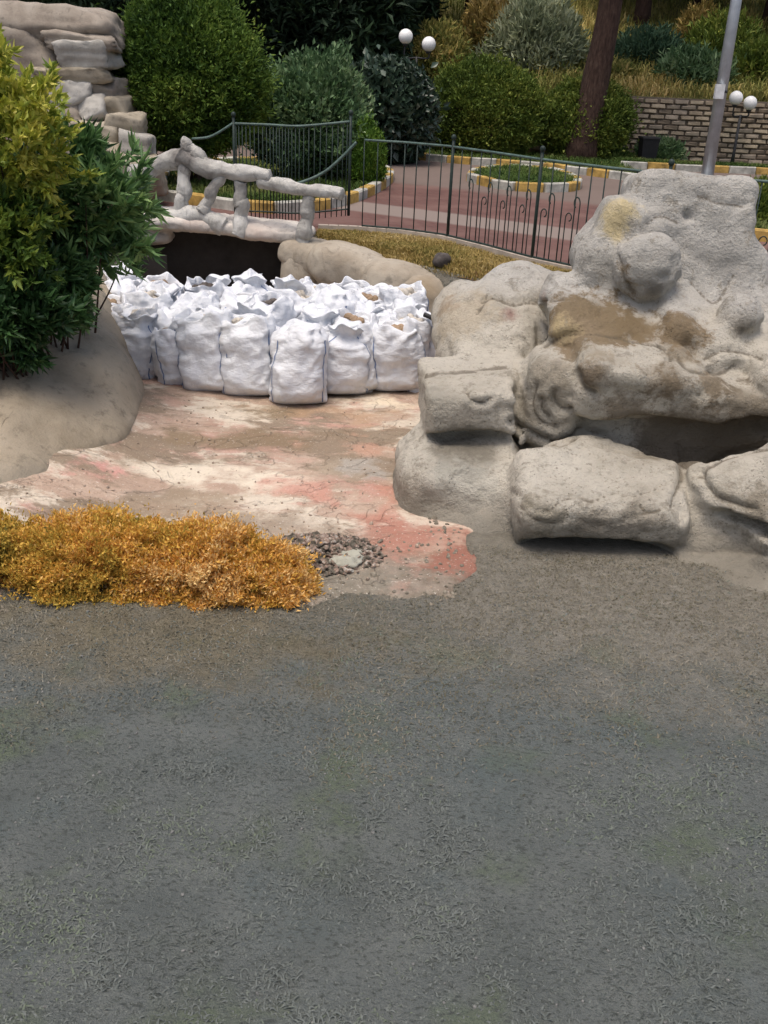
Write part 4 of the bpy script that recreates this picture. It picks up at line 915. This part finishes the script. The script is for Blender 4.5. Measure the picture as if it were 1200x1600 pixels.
an = np.linspace(0, 4.6, 18); cv = np.stack([.045 - .045 * np.cos(an) * (1 - an / 9), 0 * an, .50 + .05 * np.sin(an) * (1 - an / 9)], 1)
SB = mk('scroll_bar', *tube(np.vstack([[(0, 0, 0), (0, 0, .25), (0, 0, .45)], cv]), .006, 6), M_IRON); sb_me = SB.data; bpy.data.objects.remove(SB)
PO = mk('fence_post', *join(tube([(0, 0, 0), (0, 0, .6), (0, 0, 1.18)], .018, 8), blob_t := (lambda b: (b[0], [tuple(f) for f in b[1]]))(blob((0, 0, 1.2), (.03, .03, .035), 2, lvl=2))), M_IRON); po_me = PO.data; bpy.data.objects.remove(PO)
s = 0.0; k = 0
while s < cum[-1]:
    p = np.array([np.interp(s, cum, tp[:, j]) for j in range(3)]); p[2] = .78
    x2 = np.interp(s + .05, cum, tp[:, 0]); y2 = np.interp(s + .05, cum, tp[:, 1]); a = math.atan2(y2 - p[1], x2 - p[0])
    if k % 9 == 7: inst('fence_post', po_me, p, (0, 0, a), parent=fence)
    else: inst('bar', bar_me, p, (0, 0, a), parent=fence)
    if p[0] > .8:
        q = p.copy(); q[0] += math.cos(a) * .062; q[1] += math.sin(a) * .062; inst('scroll_bar', sb_me, q, (0, 0, a + (math.pi if k % 2 else 0)), (1, 1, 1.45 if k % 2 else 1.15), fence)
    s += .165; k += 1
fence2 = thing('iron_fence', 'dark green iron fence panel of close bars behind the log railing', 'fence', (-1.4, 12.8, .8))
t2 = spline([at(365, 193, 12.8), at(420, 195, 12.8), at(470, 197, 12.8), at(548, 190, 12.8)], 30)
mk('top_rail', *tube(t2, .015, 8), M_RAIL, fence2); mk('swoop_rail', *tube(spline([at(300, 217, 12.8), at(330, 213, 12.8), at(365, 192, 12.8)], 14), .015, 8), M_RAIL, fence2)
mk('bottom_rail', *tube(t2 - [0, 0, 1.02], .011, 6), M_IRON, fence2)
for i in range(30):
    if i % 2 == 0 or True:
        inst('fence_post' if i in (0, 29) else 'bar', po_me if i in (0, 29) else bar_me, (t2[i][0], t2[i][1], t2[i][2] - 1.10), parent=fence2)

# ------------------------------------------------------------------ lamps, pole, bin
M_GLOBE = plain('opal_globe', (.80, .80, .78), .35, .05, 3); M_LPOST = plain('black_lamp_post', (.03, .03, .032), .5)
def globe_lamp(label, g1, g2, base_z):
    c = (np.array(g1) + g2) / 2
    o = thing('globe_lamp', label, 'lamp', (c[0], c[1], base_z), 'twin globe garden lamps')
    zt = min(g1[2], g2[2]) - .26
    mk('lamp_post', *tube([(c[0], c[1], base_z), (c[0], c[1], base_z + .3), (c[0], c[1], zt)], [.05, .035, .03], 10), M_LPOST, o)
    for g in (g1, g2):
        g = np.array(g); mk('arm', *tube(spline([(c[0], c[1], zt - .02), (g[0], g[1], zt - .02), (g[0], g[1], g[2] - .13)], 12), .018, 8), M_LPOST, o)
        hd = mk('globe', *(lambda b: (b[0], b[1]))(blob(g, (.155, .155, .155), 2, lvl=3)), M_GLOBE, o)
        mk('collar', *tube([g - [0, 0, .19], g - [0, 0, .13]], [.05, .065], 10), M_LPOST, hd)
globe_lamp('twin white globe lamp rising above the dark ivy bush', at(634, 57, 24), at(670, 69, 24), .8)
globe_lamp('twin white globe lamp standing in front of the stone retaining wall', at(1150, 153, 24.8), at(1172, 161, 24.8), .84)
M_GALV = plain('galvanised_steel', (.42, .45, .48), .4, .15, 5, .5)
pb = atz(1103, 285, .8)
pole = thing('light_pole', 'tall tapered grey steel light pole behind the artificial rock', 'pole', pb)
mk('shaft', *tube([pb, pb + [0, 0, 3], pb + [0, 0, 6.5]], [.125, .105, .075], 16), M_GALV, pole)
mk('base_plate', *box(pb + [0, 0, .02], (.42, .42, .04)), M_GALV, pole, False)
tpb = pb + [0, 0, 6.5]; mk('arm', *tube(spline([tpb, tpb + [-.3, -.2, .3], tpb + [-1.0, -.7, .4]], 14), .04, 8), M_GALV, pole)
V, Fq = blob(tpb + [-1.25, -.85, .4], (.36, .16, .07), 3, (0, 0, 35), 3); mk('lamp_head', V, Fq, M_GALV, pole)
bz = at(1124, 143, pb[1] - .16)
mk('junction_box', *box(bz, (.17, .10, .26)), plain('white_box', (.62, .63, .63), .5), pole, False)
mk('clamp_band', *tube([(pb[0], pb[1], bz[2] - .02), (pb[0], pb[1], bz[2] + .02)], .125, 16), M_LPOST, pole)
bb = at(1012, 237, 24.6)
binn = thing('litter_bin', 'small black litter bin on a post before the stone wall', 'bin', (bb[0], bb[1], .84))
V, Fc = box(bb, (.36, .30, .60), .1); V[:, :2] = bb[:2] + (V[:, :2] - bb[:2]) * (1 + .12 * np.sign(V[:, 2:3] - bb[2])); mk('bin_body', V, Fc, plain('black_metal', (.016, .016, .018), .5), binn, False)
mk('bin_rim', *box(bb + [0, 0, .31], (.43, .37, .04), .1), M_LPOST, binn, False)
mk('post', *tube([(bb[0], bb[1] + .05, .84), (bb[0], bb[1] + .05, bb[2])], .03, 8), M_LPOST, binn)
V, Fq = blob(at(690, 412, 10.7) + [0, 0, .03], (.10, .08, .085), 2.6, (0, 10, 20), 3)
o = thing('stone', 'small dark grey stone lying on the dry lawn', 'stone', at(690, 412, 10.7) - [0, 0, .06]); mk('stone_body', rough(V, Fq, .03, 9, 0, .004, 3), Fq, plain('dark_stone', (.075, .065, .06), .9, .4, 20), o)

# ------------------------------------------------------------------ foliage
def leaves(P, D, L, W, seed, tone, bend=.25):
    """two-triangle folded leaves from base P along D"""
    r = np.random.default_rng(seed); n = len(P)
    D = D / (np.linalg.norm(D, axis=1)[:, None] + 1e-9)
    s = np.cross(D, r.normal(0, 1, (n, 3))); s /= np.linalg.norm(s, axis=1)[:, None] + 1e-9
    u = np.cross(s, D)
    L = np.asarray(L)[:, None]; W = np.asarray(W)[:, None]
    a = P; t = P + D * L - u * L * bend; m_ = P + D * L * .45
    V = np.stack([a, m_ + s * W / 2 + u * W * .15, t, m_ - s * W / 2 + u * W * .15], 1).reshape(-1, 3)
    i = np.arange(n)[:, None] * 4; Fq = np.concatenate([i + [0, 1, 2], i + [0, 2, 3]])
    return V, Fq, np.repeat(tone, 4)
def crown_points(n, c, r, shape, shell, lump, seed, lfreq=2.2, gap=-.45):
    g = np.random.default_rng(seed); D = g.normal(0, 1, (int(n * 1.6), 3)); D /= np.linalg.norm(D, axis=1)[:, None]
    k = (shell ** 3 + (1 - shell ** 3) * g.uniform(0, 1, len(D))) ** (1 / 3.)
    k = k * (1 + lump * fbm(D * lfreq + seed, 3, seed) + .4 * lump * fbm(D * lfreq * 3 + seed, 2, seed + 1))
    Q = D * k[:, None]
    if shape == 'cone': h = (Q[:, 2] + 1) / 2; Q[:, :2] *= np.clip(1.25 * (1 - h) ** .8 + .08, 0, 1.15)[:, None] / np.maximum(np.sqrt(np.maximum(1 - np.clip(Q[:, 2], -.98, .98) ** 2, .05)), .3)[:, None] * .8
    if shape == 'egg': Q[:, :2] *= (1 - .22 * np.clip(Q[:, 2:3], -.4, 1) ** 1.0)
    if shape == 'dome': Q[:, 2] = np.where(Q[:, 2] < 0, Q[:, 2] * .5, Q[:, 2])
    P = np.asarray(c) + Q * np.asarray(r)
    ok = fbm(P * (1.6 / np.mean(r)) + seed * 3.1, 3, seed + 4) > gap
    P = P[ok][:n]; D = D[ok][:n]
    return P, D
def shrub(name, label, c, r, n, L, W, mat, seed, shape='ball', shell=.6, lump=.25, upb=.5, rnd=.6, cat='shrub', group=None, base=None, parts=1, stem_mat=None, gap=-.45, lfreq=2.2, tonef=1.0, toneb=.5):
    c = np.asarray(c, float); r = np.asarray(r, float)
    base = c[2] - r[2] if base is None else base
    o = thing(name, label, cat, (c[0], c[1], base), group)
    g = np.random.default_rng(seed + 99)
    P, D = crown_points(n, c, r, shape, shell, lump, seed, lfreq, gap); P[:, 2] = np.maximum(P[:, 2], base + .02)
    st_ = g.uniform(0, 1, len(P)) < .10; P = P + D * np.asarray(r) * (st_ * g.exponential(.07, len(P)))[:, None]
    nn = len(P); dirs = D * (1 - upb) + np.array([0, 0, 1.]) * upb + g.normal(0, rnd, (nn, 3)) * .6
    tn = np.clip(toneb + tonef * .55 * fbm(P * (2.2 / np.mean(r)), 3, seed + 7) + g.normal(0, .16, nn) , 0, 1)
    V, Fq, T = leaves(P, dirs, g.uniform(.7, 1.3, nn) * L, g.uniform(.7, 1.3, nn) * W, seed, tn)
    mk('crown', V, Fq, mat, o, False, attr=T)
    st = []
    for i in range(7):
        a = g.uniform(0, 6.28); e = c + r * np.array([math.cos(a) * .55, math.sin(a) * .55, g.uniform(-.1, .55)])
        b0 = np.array([c[0] + math.cos(a) * .06 * r[0], c[1] + math.sin(a) * .06 * r[1], base - .02]); st.append(tube(spline([b0, (b0 + e) / 2 + [0, 0, .1 * r[2]], e], 7), np.linspace(.045, .012, 7) * np.mean(r), 6))
    V, Fc = join(*st); mk('stems', V, Fc, stem_mat or M_BARK, o)
    return o
m = NT('pine_bark'); vb = m.map(m.pos(), (5, 5, 1.2))
c = m.ramp(m.noise(4, 7, .65, vb), [(.3, (.028, .017, .013)), (.52, (.068, .040, .030)), (.75, (.115, .078, .06))]); m.color(c); m.rough(.95); m.bump(m.noise(5, 8, .7, vb), 1., .05); M_BARK = m.m

M_THUJA = leafmat('thuja_green', [(0, (0.026, 0.058, 0.013)), (.35, (0.069, 0.130, 0.022)), (.65, (0.139, 0.221, 0.036)), (1, (0.276, 0.351, 0.072))], .6, .2)
M_CONEG = leafmat('blue_green_leaf', [(0, (0.037, 0.081, 0.031)), (.4, (0.100, 0.181, 0.075)), (.75, (0.200, 0.294, 0.138)), (1, (0.338, 0.425, 0.237))], .5, .3)
M_BRIGHT = leafmat('lime_conifer', [(0, (0.036, 0.090, 0.014)), (.5, (0.096, 0.192, 0.024)), (1, (0.204, 0.312, 0.048))], .6, .2)
M_IVY = leafmat('dark_ivy', [(0, (0.015, 0.030, 0.018)), (.5, (0.033, 0.060, 0.036)), (.85, (0.068, 0.105, 0.068)), (1, (0.165, 0.195, 0.150))], .35, .5, .1)
M_HEDGE = leafmat('hedge_green', [(0, (0.046, 0.077, 0.017)), (.5, (0.126, 0.182, 0.031)), (1, (0.305, 0.329, 0.070))], .6, .2)
M_SILVER = leafmat('silver_leaf', [(0, (0.152, 0.189, 0.108)), (.5, (0.304, 0.341, 0.202)), (1, (0.531, 0.557, 0.380))], .6, .2)
M_DARKT = leafmat('dark_conifer', [(0, (0.009, 0.018, 0.011)), (.5, (0.019, 0.039, 0.019)), (1, (0.045, 0.083, 0.038))], .6, .2, .1)
M_PINE = leafmat('pine_needles', [(0, (0.022, 0.053, 0.030)), (.5, (0.053, 0.105, 0.060)), (1, (0.112, 0.180, 0.105))], .6, .2)
M_YELLOW = leafmat('yellow_green_leaf', [(0, (.045, .09, .015)), (.3, (.11, .18, .028)), (.6, (.26, .32, .045)), (.85, (.44, .46, .065)), (1, (.60, .56, .12))], .5, .3)
M_OLE = leafmat('dark_long_leaf', [(0, (0.024, 0.061, 0.019)), (.45, (0.068, 0.149, 0.047)), (.8, (0.149, 0.270, 0.088)), (1, (0.270, 0.405, 0.149))], .45, .4)
M_GOLD = leafmat('golden_thuja', [(0, (.14, .135, .035)), (.2, (.44, .32, .06)), (.48, (.70, .46, .09)), (.75, (.74, .40, .09)), (1, (.82, .58, .25))], .65, .2)

shrub('round_shrub', 'large clipped ball shrub of bright green scaly foliage beside the stone outcrop', at(294, 112, 16.2), (1.16, 1.15, 1.22), 75000, .075, .030, M_THUJA, 201, 'egg', .78, .13, .45, .8, base=.85, gap=-.6, lfreq=8)
shrub('bushy_shrub', 'pale green leafy pointed shrub behind the iron fence panel', at(490, 208, 17.6), (.98, .9, 1.18), 22000, .11, .05, M_CONEG, 202, 'dome', .55, .32, .45, .7, base=.86)
o_ = shrub('bushy_shrub', 'narrow leafy green shrub peaking above the pale pointed shrub', at(500, 165, 18.2), (.45, .45, .75), 7000, .11, .05, M_CONEG, 203, 'ball', .45, .3, .45, .7, base=.86)
shrub('low_conifer', 'small lime green rounded conifer at the kerb beside the red path', at(572, 244, 17.2), (.30, .34, .56), 12000, .07, .025, M_BRIGHT, 204, 'egg', .7, .2, .5, .7, base=.86, gap=-.8)
shrub('ivy_bush', 'dark glossy broad-leaved bush below the twin globe lamp', at(600, 176, 22.3), (1.05, 1.0, 1.02), 11000, .17, .11, M_IVY, 205, 'ball', .75, .15, .1, .6, base=.85, gap=-.8)
shrub('hedge_shrub', 'dense rounded hedge shrub of dark green foliage with paler top', at(757, 178, 24.6), (1.42, 1.0, 1.12), 36000, .09, .04, M_HEDGE, 206, 'ball', .74, .2, .5, .8, base=.86, gap=-.6, lfreq=5)
shrub('ball_shrub', 'dark green ball shrub growing behind the leaning pine trunk', at(915, 194, 24.9), (1.1, .8, .98), 24000, .09, .04, M_HEDGE, 207, 'ball', .76, .18, .5, .8, base=.86, gap=-.65, lfreq=5)
shrub('silver_bush', 'silvery olive-leaved bush high on the slope above the hedge shrub', at(835, 85, 28.0), (1.25, .9, 1.25), 9000, .22, .05, M_SILVER, 208, 'ball', .4, .3, .5, .7)
shrub('hill_bush', 'yellowish bush on the slope beside the silvery bush', at(770, 60, 29.0), (.9, .9, .9), 6000, .22, .06, M_LAWNGRASS, 209, 'ball', .4, .3, .6, .7)
for k, (x, y, d, r, mt, lb) in enumerate([(1085, 125, 27, (1.0, .7, .7), M_CONEG, 'pale green weedy bush on the slope beside the light pole'), (1010, 100, 28.5, (1.1, .8, .8), M_PINE, 'bluish green scrub bush on the slope above the stone wall'), (960, 130, 27.2, (.6, .5, .4), M_HGRASS, 'small straw-coloured bush at the wall top beside the pine'),
                                          (1130, 85, 29, (1.0, .8, .9), M_HEDGE, 'dark green scrub bush high behind the light pole'), (1190, 120, 27.5, (.9, .7, .8), M_HEDGE, 'deep green scrub bush on the slope above the wall-side globe lamp'), (690, 95, 28.5, (.9, .8, .8), M_HGRASS, 'straw and olive bush on the slope behind the ivy-side globe lamp'), (1090, 75, 30, (.6, .5, 1.0), M_LAWNGRASS, 'upright yellow-green bush high on the dark slope')]):
    shrub('hill_bush', lb, at(x, y, d), r, 5000, .2, .05, mt, 220 + k, 'ball', .4, .35, .55, .8, group='bushes scattered on the hillside')
shrub('weedy_shrub', 'small green shrub at the yellow kerb beyond the flat-topped boulder', at(1190, 322, 15.0), (.42, .4, .36), 5000, .10, .035, M_HEDGE, 230, 'ball', .5, .25, .6, .7, base=.8)
shrub('weedy_shrub', 'low weeds at the foot of the stone wall behind the litter bin', at(1030, 242, 25.1), (.55, .15, .30), 2500, .16, .05, M_CONEG, 231, 'dome', .4, .3, .7, .7, base=.84)
shrub('weedy_shrub', 'grassy clump of weeds at the pine trunk foot', at(955, 252, 24.6), (.5, .2, .22), 2500, .16, .04, M_TGRASS, 232, 'dome', .4, .3, .7, .7, base=.84)

# near left bushes
def whorl_shrub(name, label, c, r, nb, nl, L, W, mat, seed, base, toneb=.45):
    """bush of branch tips, each with a spray of long narrow leaves"""
    o = thing(name, label, 'shrub', (c[0], c[1], base)); g = np.random.default_rng(seed)
    D = g.normal(0, 1, (nb, 3)); D /= np.linalg.norm(D, axis=1)[:, None]; k = g.uniform(.3, 1.0, nb) ** .6 * (1 + .55 * fbm(D * 2.4 + seed, 2, seed))
    tips = np.asarray(c) + D * k[:, None] * np.asarray(r); tips[:, 2] = np.maximum(tips[:, 2], base + .1)
    ax = D * .8 + [0, 0, .35] + g.normal(0, .25, (nb, 3)); ax /= np.linalg.norm(ax, axis=1)[:, None]
    P = np.repeat(tips, nl, 0) - np.repeat(ax, nl, 0) * (g.uniform(0, .17, nb * nl))[:, None]
    dirs = np.repeat(ax, nl, 0) + g.normal(0, .62, (nb * nl, 3)); n = len(P)
    tn = np.clip(np.repeat(np.clip(toneb + .5 * fbm(tips * 2.5, 2, seed) + g.normal(0, .14, nb), 0, 1), nl) + g.normal(0, .12, n), 0, 1)
    V, Fq, T = leaves(P, dirs, g.uniform(.6, 1.2, n) * L, g.uniform(.7, 1.2, n) * W, seed, tn, .18); mk('crown', V, Fq, mat, o, False, attr=T)
    st = []
    for i in range(0, nb, 40):
        b0 = np.array([c[0] + g.uniform(-.1, .1), c[1] + g.uniform(-.1, .1), base - .05]); mid = (b0 + tips[i]) / 2 + [0, 0, -.05]
        st.append(tube(spline([b0, mid, tips[i]], 7), np.linspace(.010, .003, 7), 5))
    V, Fc = join(*st); mk('stems', V, Fc, M_BARK, o); return o
whorl_shrub('yellow_shrub', 'tall yellow-green variegated leafy bush growing on the cement bank', at(22, 215, 7.1), (.44, .5, .66), 230, 24, .085, .032, M_YELLOW, 240, .66, .66)
whorl_shrub('yellow_shrub', 'bright yellow leafy bush standing tallest beside the stone outcrop', at(-55, 110, 7.6), (.42, .5, .5), 130, 24, .085, .032, M_YELLOW, 241, .66, .82)
whorl_shrub('yellow_shrub', 'olive green leafy bush low between the yellow bush and the long-leaved bush', at(5, 365, 6.95), (.42, .4, .42), 210, 24, .085, .030, M_YELLOW, 242, .62, .30)
whorl_shrub('long_leaf_shrub', 'mid green bush of long narrow leaves reaching out toward the footbridge', at(122, 318, 7.8), (.58, .5, .60), 240, 22, .15, .034, M_OLE, 251, .7, .55)
whorl_shrub('long_leaf_shrub', 'shadowy deep green bush low on the cement bank under the yellow bush', at(12, 480, 6.9), (.46, .36, .40), 400, 24, .12, .034, M_OLE, 252, .5, .28)
whorl_shrub('long_leaf_shrub', 'small deep green bush drooping over the bank crest beside the sacks', at(88, 436, 7.5), (.32, .3, .36), 280, 24, .12, .034, M_OLE, 253, .62, .34)

# golden shrubs in front
def gold(label, px, py, d, r, n, mat, seed, toneb):
    c = at(px, py, d); shrub('golden_shrub', label, c, r, int(n * 1.7), .025, .011, mat, seed, 'dome', .5, .42, .45, .9, base=.0, group='golden shrubs along the basin edge', gap=-.28, lfreq=5.5, toneb=toneb)
gold('golden yellow feathery shrub with green heart between the bank and orange shrub', 170, 890, 4.95, (.56, .36, .30), 62000, M_GOLD, 261, .46)
gold('yellow-green feathery shrub at the foot of the smooth cement bank', 0, 894, 4.95, (.46, .34, .28), 36000, M_GOLD, 262, .38)
gold('orange-brown feathery shrub next to the rubble heap', 325, 898, 4.92, (.52, .34, .27), 56000, M_GOLD, 263, .80)
gold('low thin orange tuft at the tail of the feathery shrubs beside the rubble heap', 430, 915, 4.85, (.22, .22, .15), 12000, M_GOLD, 264, .72)

# ------------------------------------------------------------------ rubble heap and grit
rp = atz(505, 868, 0)
g = np.random.default_rng(5); parts_ = []
M_RUB = NT('mixed_rubble'); M_RUB.color(M_RUB.ramp(M_RUB.noise(26, 2, .5), [(.3, (.05, .042, .032)), (.45, (.13, .115, .09)), (.55, (.26, .18, .14)), (.72, (.42, .40, .35))])); M_RUB.rough(.95); M_RUB.bump(M_RUB.noise(60, 4), .5, .01); M_RUB = M_RUB.m
for i in range(760):
    a = g.uniform(0, 6.28); q = g.uniform(0, 1) ** .6; p = rp + [math.cos(a) * .36 * q, math.sin(a) * .27 * q, .015 + .075 * (1 - q) * g.uniform(.3, 1)]
    v, f = chip(np.zeros(3), g.uniform(.006, .026, 3) * [1, 1, .5], 900 + i, 2); v = v @ rotm(*g.uniform(-1, 1, 3)).T + p; parts_.append((v, [tuple(x) for x in f]))
V, Fc = join(*parts_); tag(mk('rubble_heap', V, Fc, M_RUB, None, False), 'small heap of broken rubble and litter beside the orange shrub', 'rubble', kind='stuff')
o = thing('cement_lump', 'pale greenish grey cement lump at the foot of the rubble heap', 'lump', atz(540, 885, 0))
V, Fq = remesh([blob(atz(540, 882, 0) + [0, 0, .03], (.10, .09, .03), 2.4), blob(atz(556, 874, 0) + [0, 0, .02], (.06, .06, .03), 2.4)], .012, 2); mk('lump_body', rough(V, Fq, .035, 14, .01, .012, 5), Fq, concrete('pale_lump', (.36, .35, .285), (.24, .23, .18), (.45, .44, .37)), o)
parts_ = []
for i in range(420):
    x = g.uniform(-2.3, .45); y = g.uniform(4.9, 8.0) if i % 3 else g.uniform(4.9, 6.0); z = float(pool_z(np.array([x]), np.array([y]))[0])
    s = g.uniform(.003, .009) * (1.8 if g.uniform() < .06 else 1); v, f = blob((x, y, z + s * .3), s * g.uniform(.5, 1.4, 3), 3, g.uniform(0, 180, 3), 2); parts_.append((v, [tuple(q) for q in f]))
V, Fc = join(*parts_); tag(mk('grit', V, Fc, plain('floor_grit', (.34, .27, .21), .95, .45, 25), None, False), 'loose grit and crumbs of cement scattered over the pink basin floor', 'grit', kind='stuff')
parts_ = []; xx = g.uniform(-2.4, .9, 60000); yy = g.uniform(4.3, 6.3, 60000); dz = pool_z(xx, yy) - ground_z(xx, yy); ix = np.where((np.abs(dz) < .02) & (yy < 5.5 + .8 * (xx > .3)))[0][:300]
for i, q_ in enumerate(ix):
    z = float(max(pool_z(xx[q_:q_ + 1], yy[q_:q_ + 1])[0], ground_z(xx[q_:q_ + 1], yy[q_:q_ + 1])[0])); hs = g.uniform(.004, .013, 3) * (1.8 if i % 19 == 0 else 1)
    v, f = chip(np.zeros(3), hs, 2000 + i, 2); parts_.append((v @ rotm(*g.uniform(-1, 1, 3)).T + [xx[q_], yy[q_], z], [tuple(k) for k in f]))
V, Fc = join(*parts_); tag(mk('clods', V, Fc, plain('earth_clod', (.20, .175, .135), .95, .4, 18), None, False), 'crumbled earth clods along the broken near lip of the basin', 'clods', kind='stuff')
# small pebbles and dead leaves on the open ground
parts_ = []
for i in range(350):
    y = g.uniform(2.0, 5.2); x = g.uniform(-1, 1) * (.9 + .33 * y); z = float(ground_z(np.array([x]), np.array([y]))[0]); s = g.uniform(.002, .006)
    v, f = blob((x, y, z + s * .4), s * g.uniform(.6, 1.4, 3), 3, g.uniform(0, 180, 3), 2); parts_.append((v, [tuple(q) for q in f]))
V, Fc = join(*parts_); tag(mk('pebbles', V, Fc, plain('grey_pebble', (.17, .17, .16), .9, .4, 30), None, False), 'tiny grey pebbles strewn over the open stubbly ground', 'pebbles', kind='stuff')

# ------------------------------------------------------------------ trees
def tree(name, label, x, y, z0, h, r0, crown_c, crown_r, n, L, W, mat, seed, lean=(0, 0), group=None, shape='ball', shell=.3, lump=.35, limbs=9, upb=.2):
    o = thing(name, label, 'tree', (x, y, z0), group); g = np.random.default_rng(seed)
    k = np.linspace(0, 1, 16); pth = np.stack([x + lean[0] * k + .06 * np.sin(k * 5 + seed), y + lean[1] * k, z0 - .1 + (h + .1) * k], 1)
    V, Fc = tube(pth, r0 * (1.12 - .75 * k + .25 * np.exp(-k * 18)), 14, True, .12, seed); mk('trunk', V, Fc, M_BARK, o)
    st = []
    cc = np.asarray(crown_c, float); cr_ = np.asarray(crown_r, float)
    for i in range(limbs):
        a = 6.28 * i / limbs + g.uniform(-.3, .3); kk_ = g.uniform(.5, .98); b0 = np.array([np.interp(kk_, k, pth[:, j]) for j in range(3)])
        e = cc + cr_ * np.array([math.cos(a) * .7, math.sin(a) * .7, g.uniform(-.5, .6)]); st.append(tube(spline([b0, (b0 + e) / 2 + [0, 0, .15], e], 8), np.linspace(r0 * .32, .02, 8), 7))
    V, Fc = join(*st); mk('limbs', V, Fc, M_BARK, o)
    P, D = crown_points(n, cc, cr_, shape, shell, lump, seed, 2.6, -.12); nn = len(P)
    dirs = D * .7 + np.array([0, 0, upb]) + g.normal(0, .55, (nn, 3)); tn = np.clip(.5 + .6 * fbm(P * .9, 3, seed) + g.normal(0, .15, nn), 0, 1)
    V, Fq, T = leaves(P, dirs, g.uniform(.6, 1.3, nn) * L, g.uniform(.7, 1.3, nn) * W, seed, tn); mk('crown', V, Fq, mat, o, False, attr=T)
    return o
tb = atz(902, 252, .8)
tree('pine_tree', 'thick reddish-brown pine trunk rising from the bed before the ball shrub', tb[0], tb[1] - .3, .8, 7.5, .33, (tb[0] + .6, tb[1], 8.6), (2.4, 2.2, 1.4), 8000, .34, .05, M_PINE, 301, (.5, 0), shell=.3)
for k, (px, d, h, cr_, dz, mt, lb) in enumerate([
        (430, 28, 7, (2.2, 2.0, 3.2), 2.4, M_DARKT, 'dark conifer behind the clipped ball shrub, close to the outcrop'), (520, 27.5, 8, (2.0, 1.8, 3.4), 2.9, M_DARKT, 'dark conifer rising behind the pale pointed shrub'), (590, 30, 8, (2.2, 2.0, 3.4), 3.2, M_DARKT, 'dark conifer straight behind the ivy bush'),
        (670, 33, 9, (2.2, 2.0, 2.6), 5.0, M_PINE, 'bluish green pine with low boughs behind the ivy-side globe lamp'), (725, 32.5, 7, (1.6, 1.5, 1.7), 3.9, M_DARKT, 'dark tree crown hanging over the slope above the hedge shrub'), (200, 26, 9, (2.8, 2.4, 3.4), 3.4, M_DARKT, 'dark conifer behind the stone outcrop'), (60, 27, 9, (3, 2.5, 3.4), 3.6, M_DARKT, 'dark conifer behind the outcrop on its far side'),
        (990, 32, 8, (2.2, 2.0, 2.4), 4.3, M_DARKT, 'dark tree on the slope between the pine and light pole'), (1080, 33.5, 8, (2.4, 2.0, 2.6), 4.6, M_DARKT, 'dark tree high behind the light pole'), (1190, 32, 8, (2.4, 2.0, 2.6), 4.2, M_DARKT, 'dark tree high above the wall-side globe lamp'), (850, 36, 9, (2.6, 2.2, 2.4), 5.4, M_PINE, 'pine far up the slope behind the silvery bush'), (330, 31, 9, (2.6, 2.2, 3.4), 3.6, M_DARKT, 'dark conifer directly behind the clipped ball shrub'), (1290, 29, 8, (2.4, 2, 2.6), 4.0, M_DARKT, 'dark tree past the wall-side globe lamp')]):
    p = at(px, 120, d); x, y = p[0], d; z0 = float(hill_z(np.array([x]), np.array([y]))[0]) - .05
    tree('hillside_tree', lb, x, y, z0, h, .20, (x, y, z0 + dz), cr_, 9000, .34, .10, mt, 310 + k, (.2, 0), 'trees on the hillside', shell=.35, lump=.3, limbs=7)
gn = np.random.default_rng(12)
for k in range(10):                                   # the wood farther up the slope
    x = -13 + 2.9 * k + gn.uniform(-.6, .6); y = 37 + gn.uniform(0, 5); z0 = float(hill_z(np.array([x]), np.array([y]))[0]) - .05
    tree('hillside_tree', 'tall dark tree in the wood at the top of the slope', x, y, z0, 9, .22, (x, y, z0 + 4.6), (2.5, 2.2, 4.4), 6000, .5, .16, M_DARKT, 340 + k, (.2, 0), 'wood at the top of the slope', shell=.35, limbs=6)
